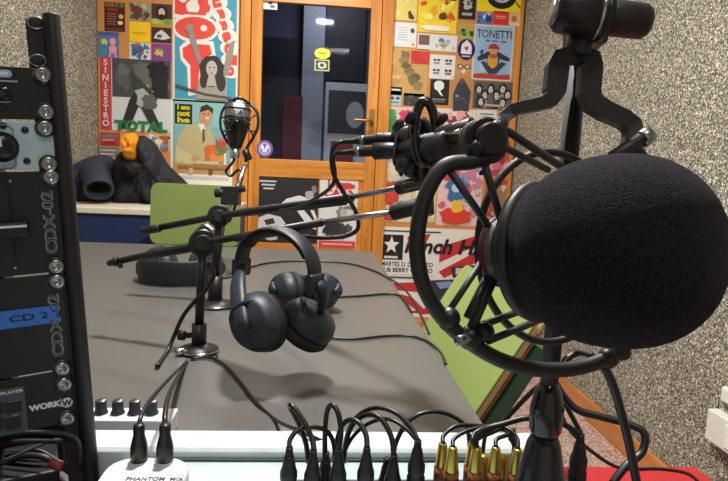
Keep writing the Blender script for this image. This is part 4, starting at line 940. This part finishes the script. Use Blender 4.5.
# headphone cables on and over the table
tz = TZ+.004
def T(px, py, z=tz): return onz(px, py, z)
cable([T(248, 268), T(268, 263), T(300, 261), T(345, 263), T(372, 270), T(392, 280), T(404, 289), T(414, 302), T(424, 322), T(429, 334)], .0028, 'headphone cable crossing the far part of the table')
cable([T(338, 297), T(360, 296), T(385, 294), T(398, 295), T(404, 300), T(412, 312)], .0028, 'short headphone cable in the middle right of the table')
cable([T(331, 338), T(356, 339), T(385, 336), T(410, 336), T(427, 341), T(440, 352), T(446, 364)], .0026, 'headphone cable curving to the right edge of the table')
cable([P(139, 425, .46), P(142, 414, .47), P(152, 398, .52), P(170, 378, .65), T(184, 364), T(196, 352), T(208, 347), T(217, 352), T(215, 359)], .0019, 'cable rising from the left jack plug to the boom stand base')
cable([P(165, 425, .46), P(165, 414, .47), P(168, 398, .52), P(175, 382, .65), T(185, 366), T(196, 358), T(212, 358), T(226, 366), T(240, 381), T(256, 402), T(276, 420), T(300, 431, mz+.003), P(330, 444, .6), P(360, 449, .6), P(400, 450, .6), P(436, 449, .6)], .0022, 'long cable from the right jack plug over the table edge to the front row')

# ------------------------------------------------------------------ boom stands
def knobdisc(mb, c, axis, r, th, m, teeth=0):
    mb.lathe([(0, 0), (r*.9, 0), (r, th*.12), (r, th*.88), (r*.9, th), (0, th)], c-Vector(axis).normalized()*th/2, axis, m, 32, smooth=False)
def stand_base(root, b, r=.035):
    MB().lathe([(0, 0), (r, 0), (r, .004), (r*.94, .008), (r*.5, .012), (.012, .016), (0, .016)], b, EZ, BLACK, 32).build('base', root)
    MB().lathe([(r*.99, .0035), (r*1.02, .0045), (r*1.0, .0065)], b, EZ, CHROME, 32).build('base_rim', root)
toC = lambda p: (CAM-p).normalized()
# near boom (B)
bB = onz(199, 352, TZ)
root = thing('boom_stand', 'near black table boom stand whose lower rod carries the hanging headphones', 'microphone stand', bB)
dB = (bB-CAM).dot(-CB)
stand_base(root, bB, .034)
jt = P(203, 243, dB)
q = MB(); q.tube([bB+EZ*.008, bB+EZ*.05], .0125, BLACK, n=18, k=1); q.build('socket', root)
q = MB(); q.tube([bB+EZ*.05, jt], .0078, BLACK, n=16, k=1); q.build('pole', root)
q = MB(); kq = bB+EZ*.03; q.cyl(kq, kq-CR*.028, .005, BLACK); q.cyl(kq-CR*.024, kq-CR*.036, .009, BLACK, n=8); q.build('clamp_knob', root)
q = MB(); q.cyl(P(176, 352, dB-.03), P(186, 351, dB-.02), .006, CHROME); q.build('clamp_foot', root)
q = MB(); knobdisc(q, jt, toC(jt), .024, .02, BLACK); knobdisc(q, jt+toC(jt)*.014, toC(jt), .014, .012, RUB); q.build('pivot', root)
q = MB(); q.tube([jt+CU*.02-CR*.012, jt+CU*.028+CR*.002, jt+CU*.02+CR*.018], .006, CHROME, n=10); q.build('pivot_lever', root)
bt, bm, be = P(110, 263, dB+.05), P(322, 222.5, .86), P(400, 211, .80)
q = MB(); q.tube([bt, jt, bm], .0062, BLACK, n=14, k=1); q.build('boom', root)
q = MB(); q.tube([bm, be], .0042, STEEL, n=12, k=1); q.build('extension_rod', root)
q = MB(); dv = (P(150, 254, dB+.03)-bt); q.cyl(bt-dv.normalized()*.004, bt+dv.normalized()*.03, .005, BLACK); q.cyl(bt+dv.normalized()*.01, bt+dv.normalized()*.018, .009, BLACK); q.cyl(P(120, 263, dB+.04), P(121, 268, dB+.04), .004, BLACK); q.build('boom_tip', root)
q = MB(); q.cyl(P(148, 255, dB+.03), P(200, 246, dB), .0085, BLACK); q.build('sleeve', root); q = MB(); q.cyl(P(236, 238, .95), P(300, 228, .89), .0075, BLACK); q.build('sleeve', root)
q = MB(); q.cyl(P(392, 213, .80), P(424, 205, .78), .011, RUB); q.build('end_cap', root)
q = MB(); q.tube([P(208, 264, dB-.01), P(214, 275, dB-.02), P(206, 290, dB-.02), P(196, 300, dB-.01), P(182, 318, dB), onz(168, 350, TZ+.006), onz(157, 366, TZ+.006)], .0036, CABLE, n=10); q.build('tail_cable', root)
# far boom (A)
bA = onz(215, 306, TZ)
root = thing('boom_stand', 'far black table boom stand whose rod runs above the other one', 'microphone stand', bA)
dA = (bA-CAM).dot(-CB); stand_base(root, bA, .045)
ja = P(219, 216, dA)
q = MB(); q.tube([bA+EZ*.008, bA+EZ*.07], .016, BLACK, n=18, k=1); q.build('socket', root)
q = MB(); q.tube([bA+EZ*.07, ja], .009, BLACK, n=16, k=1); q.build('pole', root)
q = MB(); knobdisc(q, ja, toC(ja), .026, .024, BLACK); knobdisc(q, ja+toC(ja)*.016, toC(ja), .014, .012, RUB); q.build('pivot', root)
at, am, ae = P(142, 231, dA+.03), P(352, 197, 1.0), P(404, 187, .88)
q = MB(); q.tube([at, ja, am], .0078, BLACK, n=14, k=1); q.build('boom', root)
q = MB(); q.cyl(P(240, 213, dA-.02), P(345, 200, 1.02), .0095, BLACK); q.build('sleeve', root)
q = MB(); q.tube([am, ae], .0046, STEEL, n=12, k=1); q.build('extension_rod', root)
q = MB(); q.cyl(P(398, 188, .885), P(418, 183, .86), .011, RUB); q.build('end_cap', root)
q = MB(); q.cyl(at, P(160, 228, dA+.02), .0095, BLACK); q.build('boom_tip', root)

# ------------------------------------------------------------------ small microphone on clamp in the middle
dm = .80
ctr = P(424, 150, dm)
root = thing('microphone_mount', 'black clamp with two parallel microphone barrels at the ends of the booms', 'microphone mount', ctr-EZ*.06)
axm = (P(470, 132, .78)-P(400, 150, .84)).normalized()
q = MB(); q.tube([P(425+17*math.cos(t*PI/12)*.62, 133+32*math.sin(t*PI/12), dm-.02) for t in range(24)], .0066, GLOSSB, n=10, k=1, closed=True); q.build('ring', root)
q = MB(); q.tube([P(420+17*math.cos(t*PI/12)*.7, 150+30*math.sin(t*PI/12), dm+.02) for t in range(24)], .006, BLACK, n=10, k=1, closed=True); q.build('ring', root)
q = MB(); q.cyl(P(404, 152, .86), P(450, 146, .74), .021, BLACK); q.cyl(P(398, 138, .86), P(420, 136, .82), .016, BLACK); q.sph(P(412, 166, .82), .017, BLACK); q.sph(P(404, 130, .85), .012, BLACK); q.build('body', root)
q = MB(); q.cyl(P(440, 138, .76), P(474, 128, .72), .014, BLACK); q.build('barrel', root)
q = MB(); q.cyl(P(446, 135, .735), P(468, 130, .70), .0035, CHROME); q.build('slide_rod', root)
q = MB(); q.tube([P(424, 160, dm), P(427, 190, dm-.01), P(428, 214, .78)], .0088, BLACK, n=12); q.tube([P(404, 187, .85), P(416, 184, .82), P(428, 182, .79)], .006, BLACK); q.build('upright', root)
for i, (x, y) in enumerate([(408, 120), (396, 128), (437, 168), (440, 122), (399, 168), (452, 150)]):
    q = MB(); q.cyl(P(x, y, dm-.02), P(x+4, y-5, dm-.05), .0058, RUB); q.build('thumb_screw', root)
q = MB()
for y0, y1 in ((140, 176), (150, 172)): q.tube([P(398, y0-10, .84), P(394, (y0+y1)/2, .83), P(402, y1, .83)], .0025, CABLE)
q.build('elastic_cord', root)
def xlr(label, pts, rs, cpts):
    root = thing('cable_connector', label, 'connector', P(*pts[-1]), group='connectors behind the small microphones')
    A, B = P(*pts[0]), P(*pts[1])
    q = MB(); L = (B-A).length; q.lathe([(0, 0), (.003, 0), (.0038, L*.14), (.0062, L*.3), (.0075, L*.34), (.0075, L*.55), (rs, L*.58), (rs, L*.98), (rs*.9, L), (0, L)], A, B-A, BLACK, 20); q.build('shell', root)
    q = MB(); q.lathe([(.0064, L*.3), (.0079, L*.345), (.0079, L*.36), (.0064, L*.37)], A, B-A, STEEL, 20); q.build('ring', root)
xlr('lower thick black connector plugged into the clamp from the left', ((335, 153, .86), (402, 150, .85)), .0125, None)
xlr('upper slim black connector plugged into the clamp from the left', ((342, 142, .87), (402, 138, .86)), .0095, None)
cable([P(343, 142, .87), P(337, 144, .87), P(332, 152, .87), P(333, 172, .87), P(342, 190, .88), P(355, 210, .88), P(358, 228, .88), P(346, 236, .88), P(322, 238, .88), P(300, 236, .90)], .0034, 'cable hanging from the upper connector across the door poster')
cable([P(336, 153, .86), P(333, 158, .86), P(335, 176, .87), P(330, 188, .89), P(316, 198, .95), P(298, 207, 1.02), P(280, 211, 1.08)], .003, 'cable from the lower connector running back along the far boom')

# ------------------------------------------------------------------ far condenser microphone
dc = 1.95
bC = onz(216, 276, TZ)
root = thing('condenser_microphone', 'chrome and black studio microphone in a spider mount in front of the man poster', 'microphone', bC)
dc = (bC-CAM).dot(-CB)
stand_base(root, bC, .05)
q = MB(); q.tube([bC+EZ*.01, P(222, 225, dc)], .009, BLACK, n=14, k=1); q.build('pole', root)
q = MB(); q.tube([P(222, 225, dc), P(246, 164, dc)], .0068, CHROME, n=14, k=1); q.build('rod', root)
q = MB(); q.box(P(231, 196, dc-.01), (.05, .04, .05), BLACK, (CR, CB, CU)); q.cyl(P(215, 193, dc-.02), P(224, 193, dc-.02), .013, BLACK); q.cyl(P(238, 190, dc-.02), P(245, 188, dc-.02), .01, BLACK); q.build('clamp', root, bevel=.004)
mc = P(237, 124, dc); mu = (P(238, 100, dc)-P(234, 160, dc)).normalized()
q = MB(); q.lathe([(0, .066), (.02, .064), (.033, .054), (.037, .040), (.037, .012), (.034, .004)], mc, mu, M((160, 164, 168), .25, .95, var=.4, scale=900, bump=.5), 28); q.build('grille', root)
q = MB(); q.lathe([(.0, -.07), (.016, -.07), (.02, -.06), (.026, -.04), (.037, -.004), (.04, .004), (.0, .006)], mc, mu, GLOSSB, 28); q.build('body', root)
q = MB(); q.lathe([(.0345, .010), (.0385, .012), (.0385, .018), (.0345, .020)], mc, mu, BLACK, 28); q.lathe([(.0335, .036), (.0382, .038), (.0382, .042), (.0335, .044)], mc, mu, BLACK, 28); q.build('grille_band', root)
q = MB(); q.lathe([(.0, -.1), (.011, -.1), (.014, -.095), (.014, -.072), (0, -.07)], mc, mu, CHROME, 18); q.build('connector', root)
q = MB()
q.tube([P(228, 103, dc), P(222, 112, dc), P(220.5, 126, dc), P(226, 140, dc), P(233, 148, dc)], .004, BLACK); q.tube([P(250, 104, dc), P(257, 112, dc), P(258, 126, dc), P(253, 138, dc), P(246, 150, dc), P(246, 162, dc)], .0045, BLACK)
q.tube([P(228, 103, dc), P(239, 98, dc-.03), P(250, 104, dc)], .004, BLACK)
for s_ in ((221, 116, 230, 122), (221, 132, 231, 130), (257, 114, 248, 120), (257, 132, 247, 130), (224, 138, 240, 112), (254, 138, 240, 110)): q.tube([P(s_[0], s_[1], dc-.03), P(s_[2], s_[3], dc-.05)], .0022, RUB, n=8, k=1)
q.build('spider_mount', root)
q = MB(); q.cyl(P(245, 150, dc), P(249, 160, dc), .011, BLACK); q.build('swivel', root)
cable([P(234.5, 150, dc), P(234, 160, dc), P(228, 168, dc), P(226, 172, dc), P(231, 176, dc), P(238, 170, dc), P(243, 174, dc), P(239, 188, dc), P(234, 210, dc), P(229, 222, dc)], .004, 'short cable curling under the far studio microphone')

# ------------------------------------------------------------------ headphones
HP = M((31, 38, 50), .5, var=.1); HPD = M((24, 26, 32), .5); PAD = M((22, 22, 26), .75, bump=.2, scale=200)
def cup(root, c, axis, up, r, sq=.88, name='ear_cup'):
    """c centre of cup; axis outward"""
    z = axis.normalized(); x = up.cross(z).normalized(); 
    q = MB(); q.lathe([(0, .030), (r*.35, .030), (r*.42, .0275), (r*.72, .026), (r*.86, .021), (r*.97, .010), (r, .003), (r*.96, -.002), (0, -.002)], c, z, HP, 36, hint=up, sx=sq); ec = q.build(name, root)
    q = MB(); q.lathe([(r*.9, -.002), (r*1.02, -.006), (r*1.04, -.014), (r*.92, -.022), (r*.66, -.022), (r*.56, -.014), (r*.55, -.004)], c, z, PAD, 36, hint=up, sx=sq); q.build('ear_pad', ec)
def headphones(label, M4, spread=.074, cups=None, bandh=.095, bw=.0145, r=.043, cupdrop=.05):
    """local frame: x across the head, z up (band on top), y depth"""
    root = thing('headphones', label, 'headphones', (0, 0, 0))
    pts = []
    for i in range(13):
        a = PI*i/12; pts.append(Vector((-spread*math.cos(a)*(1.0), 0, bandh*math.sin(a)**.9 if 0 < i < 12 else 0)))
    q = MB(); q.tube(pts, bw, HPD, n=16, k=4, flat=.0042/bw, hint=EY); bn = q.build('headband', root)
    q = MB(); q.tube([p_*.94+Vector((0, 0, -.001)) for p_ in pts[2:11]], bw*.85, PAD, n=14, k=4, flat=.005/(bw*.85), hint=EY); q.build('band_padding', bn)
    for k_, s_ in enumerate((-1, 1)):
        e = Vector((s_*spread, 0, 0))
        q = MB(); q.box(e+Vector((0, 0, -.004)), (.014, .032, .028), HP); sl = q.build('slider', root, bevel=.003)
        cc, axis = cups[k_] if cups else (e+Vector((s_*.004, 0, -cupdrop)), Vector((s_, 0, 0)))
        axis = Vector(axis).normalized(); cc = Vector(cc)
        up = (e-cc).normalized(); up = (up-axis*up.dot(axis)).normalized(); side = up.cross(axis).normalized()
        h0 = cc+axis*.036
        q = MB(); q.tube([e+Vector((0, 0, -.006)), e.lerp(h0, .35)+axis*.010, e.lerp(h0, .7)+axis*.008, h0, h0-up*r*.18-axis*.004], [.012, .015, .015, .011, .005], HP, n=14, k=5, flat=.6, hint=side); q.build('yoke', root)
        q = MB(); q.tube([cc+side*r*.9*.9+axis*.004+up*r*.2, cc+side*r*.5+axis*.022+up*r*.5, cc+axis*.030+up*r*.62, cc-side*r*.5+axis*.022+up*r*.5, cc-side*r*.9*.9+axis*.004+up*r*.2], .0035, HPD, n=8, k=4); q.build('hinge', root)
        cup(root, cc, axis, up, r)
    root.matrix_world = M4
    return root
# hanging pair: frame facing camera
hd_ = .885
hm = P(276.5, 272, hd_)
ya = math.radians(33)
hx = (CR*math.cos(ya)+Vector((CB.x, CB.y, 0)).normalized()*math.sin(ya)); hx.z = .0; hx.normalize()
hz = (EZ+hx*.03).normalized(); hx = (hx-hz*hx.dot(hz)).normalized(); hy = hz.cross(hx)
Mh = basis(hm, hx, hy, hz); Mi = Mh.inverted()
def loc(px, py, d): return Mi @ P(px, py, d)
def ldir(x, y, z): return Mi.to_3x3() @ (CR*x+CU*y+CB*z)
headphones('blue-black headphones hanging by their band from the near boom', Mh, spread=.074, bandh=.066, bw=.016,
    cups=[(loc(258, 322, hd_-.035), ldir(-.42, .05, .9)), (loc(307, 324, hd_+.0), ldir(.55, .62, .25))], r=.0455)
# pair lying behind on the table
g2 = Vector((CB.x, CB.y, 0)).normalized()
hx2 = (CR-g2*CR.dot(g2)); hx2.z = 0; hx2.normalize()
hz2 = (-g2+EZ*.02).normalized(); hy2 = hz2.cross(hx2)
b2_ = onz(304, 311, TZ); c2 = b2_-g2*.035+EZ*.05
M2 = basis(c2, hx2, hy2, hz2); Mi2 = M2.inverted(); d2 = (b2_-CAM).dot(-CB)
def at2(px, r_):
    q_ = onz(px, 311, TZ); q_ = Vector((q_.x, b2_.y+(b2_-q_).y*0, TZ+r_)); return Mi2 @ q_
def dir2(x, y, z): return Mi2.to_3x3() @ (hx2*x+EZ*y+g2*z)
headphones('black headphones lying on the table behind the hanging pair', M2, spread=.06, bandh=.07, r=.047,
    cups=[(at2(287, .047), dir2(-.75, .1, .5)), (at2(322, .047), dir2(.8, .1, .35))])
# far left pair
hx3 = CR.copy(); hx3.z = 0; hx3.normalize(); rot3 = math.radians(14)
hx3 = (hx3*math.cos(rot3)+hx3.cross(EZ)*-math.sin(rot3)).normalized()
hz3 = EZ.cross(hx3).normalized()*-1
hz3 = (hz3*.98+EZ*.02).normalized(); hy3 = hz3.cross(hx3)
c3 = onz(181, 268, TZ+.034)
M3 = basis(c3, hx3, hy3, hz3); Mi3 = M3.inverted()
headphones('black headphones lying on the far left of the table behind the boom stands', M3, spread=.108, bandh=.10, bw=.033, r=.058,
    cups=[(Vector((-.062, .0, -.06)), Vector((-.5, 0, .5))), (Vector((.064, .0, -.07)), Vector((.6, 0, .4)))])

# ------------------------------------------------------------------ big microphone
fc = P(614, 251, .30)
th = math.radians(42)
ax = (CR*math.sin(th)+CB*math.cos(th)+CU*.02).normalized()
foam = bpy.data.materials.new('foam'); foam.use_nodes = True
nt = foam.node_tree; b = nt.nodes['Principled BSDF']; tc = nt.nodes.new('ShaderNodeTexCoord')
n1 = nt.nodes.new('ShaderNodeTexNoise'); n1.inputs['Scale'].default_value = 900; n1.inputs['Detail'].default_value = 4; nt.links.new(tc.outputs['Object'], n1.inputs['Vector'])
rp = nt.nodes.new('ShaderNodeValToRGB'); rp.color_ramp.elements[0].position = .35; rp.color_ramp.elements[1].position = .7; rp.color_ramp.elements[0].color = lin((15, 14, 19)); rp.color_ramp.elements[1].color = lin((44, 42, 51))
nt.links.new(n1.outputs['Fac'], rp.inputs['Fac']); nt.links.new(rp.outputs['Color'], b.inputs['Base Color']); b.inputs['Roughness'].default_value = .95; b.inputs['Specular IOR Level'].default_value = .06
b.inputs['Sheen Weight'].default_value = .03; b.inputs['Sheen Roughness'].default_value = .6
bm_ = nt.nodes.new('ShaderNodeBump'); bm_.inputs['Strength'].default_value = .7; bm_.inputs['Distance'].default_value = .0012; nt.links.new(n1.outputs['Fac'], bm_.inputs['Height']); nt.links.new(bm_.outputs['Normal'], b.inputs['Normal'])
rF, LF = .0498, .0515
body0 = fc-ax*.08
root = thing('studio_microphone', 'large microphone with a round dark foam windscreen, closest to the viewer', 'microphone', body0)
prof = [(0, -LF*.80), (.034, -LF*.80), (.0385, -LF*.76)]
for i in range(3, 33):
    t = -1+2*i/32
    e = 2.25
    r_ = rF*(max(0, 1-abs(t)**e))**(1/e); 
    if t > -.70: prof.append((r_, t*LF))
prof.append((0, LF))
MB().lathe(prof, fc, ax, foam, 72).build('windscreen', root)
BG2 = M((98, 96, 98), .5)
MB().lathe([(0, .0), (.0185, .0), (.0205, .003), (.0205, .024), (.0185, .028), (0, .028)], fc-ax*.072, ax, BG2, 40).build('body', root)
MB().lathe([(.030, -.004), (.0395, -.003), (.0405, .0), (.0395, .003), (.030, .004)], fc-ax*.0435, ax, M((28, 28, 31), .5), 56).build('rim', root)
MB().lathe([(.0206, .001), (.0214, .0015), (.0214, .004), (.0206, .0045)], fc-ax*.072, ax, M((84, 30, 34), .5), 40).build('body_ring', root)
MB().lathe([(0, .0), (.009, .0), (.010, .002), (.012, .008), (0, .008)], fc-ax*.078, ax, BLACK, 28).build('connector', root)

# shock mount with rings and cords, separate thing on the stand
ro_ = P(526, 262, .345); thr = math.radians(14); rn = (CR*math.sin(thr)+CB*math.cos(thr)).normalized()
SM = M((30, 32, 36), .5); 
root = thing('shock_mount', 'black ring shock mount with crossing cords and fork, around the large microphone', 'shock mount', P(560, 380, .37))
RP = lambda x, y, off=0: onp(x, y, ro_+rn*off, rn)
path = [(489, 157), (470, 162), (450, 164), (438, 173), (426, 195), (419, 222), (417, 250), (421, 278), (432, 303), (450, 326), (475, 346), (503, 361), (535, 369), (570, 369), (600, 361), (628, 342), (650, 312), (661, 275), (664, 235), (656, 195), (642, 160), (632, 148)]
q = MB(); q.tube([RP(*p_) for p_ in path], .0046, SM, n=12, k=5, flat=1.0); q.build('outer_ring', root)
r2o = ro_-rn*.035
ring2 = [(548+70*math.cos(t*PI/12), 247+95*math.sin(t*PI/12)) for t in range(24)]
q = MB(); q.tube([onp(x, y, r2o, rn) for x, y in ring2], .0026, SM, n=10, k=3, closed=True); q.build('inner_ring', root)
# body cradle clamp
q = MB(); q.lathe([(.0206, .0), (.0222, .001), (.0222, .010), (.0206, .011)], fc-ax*.062, ax, SM, 36); q.build('cradle', root)
# hubs
hubm = M((22, 22, 25), .4)
hc1 = RP(488, 140)
q = MB(); knobdisc(q, hc1-rn*.006, rn, .0142, .012, hubm); knobdisc(q, hc1+rn*.003, rn, .0095, .008, hubm); q.cyl(RP(470, 152, -.002), RP(484, 146, .004), .0055, hubm); q.cyl(RP(490, 136, .002), RP(500, 124, -.006), .0055, hubm); q.build('hub', root)
q = MB(); q.sph(RP(449, 318), .0066, hubm); q.sph(RP(470, 338), .0072, hubm); q.sph(RP(484, 332), .0062, hubm); q.cyl(RP(458, 334), RP(444, 322), .004, hubm); q.cyl(RP(470, 338, .004), RP(458, 341, .012), .003, STEEL); q.build('hub', root)
q = MB(); q.sph(RP(608, 358), .0066, hubm); q.sph(RP(622, 352), .0055, hubm); q.build('hub', root)
q = MB(); q.sph(RP(632, 148), .006, hubm); q.cyl(RP(612, 158, .004), RP(648, 135, .004), .0042, SM); q.cyl(RP(641, 140, .004), RP(650, 134, .004), .0055, STEEL); q.build('hub', root)
cm = M((46, 48, 52), .5)
cb = lambda x, y: onp(x, y, fc-ax*.062, CB)
for i, (a, b2, r_) in enumerate([((478, 142), (501, 226), .0023), ((449, 170), (487, 226), .0022), ((497, 124), (560, 166), .0026), ((502, 146), (548, 170), .0022), ((447, 314), (480, 262), .0020), ((468, 336), (496, 268), .0030), ((468, 318), (487, 276), .0030), ((482, 325), (534, 306), .0023), ((488, 341), (552, 315), .0023), ((628, 150), (604, 172), .0024)]):
    e_ = onp(*b2, r2o+rn*.004, rn) if i in (2, 3, 7, 8, 9) else cb(*b2)+CB*.004
    q = MB(); q.tube([RP(*a), e_], r_, cm, n=10, k=1); q.build('elastic_cord', root)
# fork (yoke)
fm = M((34, 34, 38), .5)
dF = .375
F_ = lambda x, y, o=0: P(x, y, dF+o)
def bar(pts, ws, deep=.0050):
    """rectangular bar: ws half widths seen from the front"""
    q = MB(); q.tube(pts, [deep*1.414]*len(pts), fm, n=4, k=1, hint=CB)
    N = len(pts)
    for i, w_ in enumerate(ws):
        ctr_ = sum(q.v[i*4:i*4+4], Vector())/4
        t_ = (Vector(pts[min(i+1, N-1)])-Vector(pts[max(i-1, 0)])).normalized(); x_ = (CB-t_*CB.dot(t_)).normalized(); y_ = t_.cross(x_)
        for k_ in range(4):
            d_ = q.v[i*4+k_]-ctr_; q.v[i*4+k_] = ctr_+x_*d_.dot(x_)+y_*(w_ if d_.dot(y_) > 0 else -w_)
    return q
px_ = dF/F
bar([F_(582, 57), F_(568, 56), F_(559.5, 59), F_(557, 66), F_(554, 92), F_(550, 100), F_(540, 104), F_(520, 108), F_(508, 113), F_(500, 123, -.012), F_(497, 134, -.022)], [w_*px_ for w_ in (6.5, 7.5, 9.5, 10.5, 10, 8, 6, 5.5, 6, 6.5, 6)]).build('fork_arm', root, bevel=.0012)
bar([F_(572, 57), F_(583, 56), F_(589, 59), F_(590, 66), F_(588, 94), F_(593, 104), F_(604, 111), F_(622, 119), F_(631, 126), F_(633, 136, -.004), F_(629, 152, -.01)], [w_*px_ for w_ in (6.5, 7.5, 9.5, 10.5, 10.5, 9.5, 9, 8.5, 8.5, 8, 7)]).build('fork_arm', root, bevel=.0012)
q = MB(); q.cyl(F_(578, 58), F_(582, 28), .0085, BLACK); q.build('fork_stem', root)
# swivel on top
swv = (F_(652, 24)-F_(560, 12)).normalized()
q = MB(); s0 = F_(554, 10, -.012); q.lathe([(0, 0), (.010, 0), (.0132, .003), (.0140, .010), (.0140, .024), (.0122, .027), (.0150, .029), (.0150, .033), (0, .033)], s0, swv, BLACK, 32); q.build('swivel', root)
q = MB(); q.lathe([(0, -.0006), (.0095, -.0006), (.0095, .0006), (0, .0006)], s0, swv, STEEL, 28); q.build('swivel_cap', root)
q = MB(); q.lathe([(.0125, .0255), (.0145, .026), (.0145, .0275), (.0125, .028)], s0, swv, CHROME, 32); q.build('swivel_ring', root)
q = MB(); q.lathe([(0, .032), (.0108, .032), (.0113, .036), (.0108, .056), (.0085, .0595), (0, .0595)], s0, swv, M((28, 28, 30), .5), 28); q.build('knob', root)

# stand
dS = .43
st_t = P(578, 45, dS); st_b = P(549, 385, dS)
base = Vector((st_b.x, st_b.y, TZ)); top = Vector((st_b.x, st_b.y, st_t.z))
root = thing('microphone_stand', 'black desk stand holding the large microphone, with a cone foot', 'microphone stand', base)
ch_ = P(549, 436, dS).z-TZ
MB().lathe([(0, 0), (.050, 0), (.050, .006), (.045, .012), (.030, ch_*.35), (.0185, ch_*.72), (.0125, ch_*.94), (.009, ch_), (0, ch_)], base, EZ, M((26, 30, 40), .25, coat=.3), 40).build('base', root)
zc1, zc2 = P(549, 432, dS).z, P(549, 386, dS).z
q = MB(); q.lathe([(0, zc1-TZ-.006), (.009, zc1-TZ-.006), (.0118, zc1-TZ), (.0125, (zc1+zc2)/2-TZ), (.0095, zc2-TZ-.004), (.006, zc2-TZ+.004), (0, zc2-TZ+.004)], base, EZ, GLOSSB, 28); q.build('sleeve', root)
MB().tube([base+EZ*.09, top], .0066, M((22, 22, 26), .6), n=18, k=1).build('pole', root)
q = MB(); q.tube([P(541, 371, dS-.015), P(549, 376, dS-.02), P(560, 371, dS-.015), P(566, 360, dS-.01), P(578, 353, dS-.01), P(592, 356, dS-.03)], .0024, CABLE); q.build('cable_tie', root)
q = MB(); q.box((top+F_(590, 30))/2, (.022, .028, .022), BLACK, (CR, CB, CU)); q.tube([top, F_(590, 30)], .008, BLACK, n=12, k=1); q.build('top_joint', root, bevel=.003)

# ------------------------------------------------------------------ light
def area(name, loc_, size, power, colr=(1, .965, .92), sy=None):
    l = bpy.data.lights.new(name, 'AREA'); l.energy = power; l.color = colr; l.size = size
    if sy: l.shape = 'RECTANGLE'; l.size_y = sy
    o = bpy.data.objects.new(name, l); col.objects.link(o); o.location = loc_; return o
def fixture(x, y, power, label, sx=.3, sy=.3):
    root = thing('ceiling_light', label, 'ceiling light', (x, y, ZC-.05))
    q = MB(); q.bb(x-sx/2-.02, x+sx/2+.02, y-sy/2-.02, y+sy/2+.02, ZC-.04, ZC-.001, WHITE); q.build('housing', root, bevel=.004)
    area('lamp', (x, y, ZC-.05), sx, power, sy=sy)
fixture(.02, 1.12, 44, 'square ceiling light over the middle of the table', .16, .16)
fixture(.2, -.35, 6, 'square ceiling light above the operator desk')
fixture(-.1, 2.75, 19, 'square ceiling light near the door', .5, .3)
area('corridor_lamp', (0.1, YW+.75, ZC-.05), .3, 3.4, (.85, .9, 1))
w = bpy.data.worlds.new('world'); bpy.context.scene.world = w; w.use_nodes = True
w.node_tree.nodes['Background'].inputs['Color'].default_value = (.9, .93, 1, 1); w.node_tree.nodes['Background'].inputs['Strength'].default_value = .08
vs_ = bpy.context.scene.view_settings; vs_.view_transform = 'Standard'; vs_.look = 'None'; vs_.gamma = 1; vs_.exposure = .6; vs_.use_curve_mapping = False
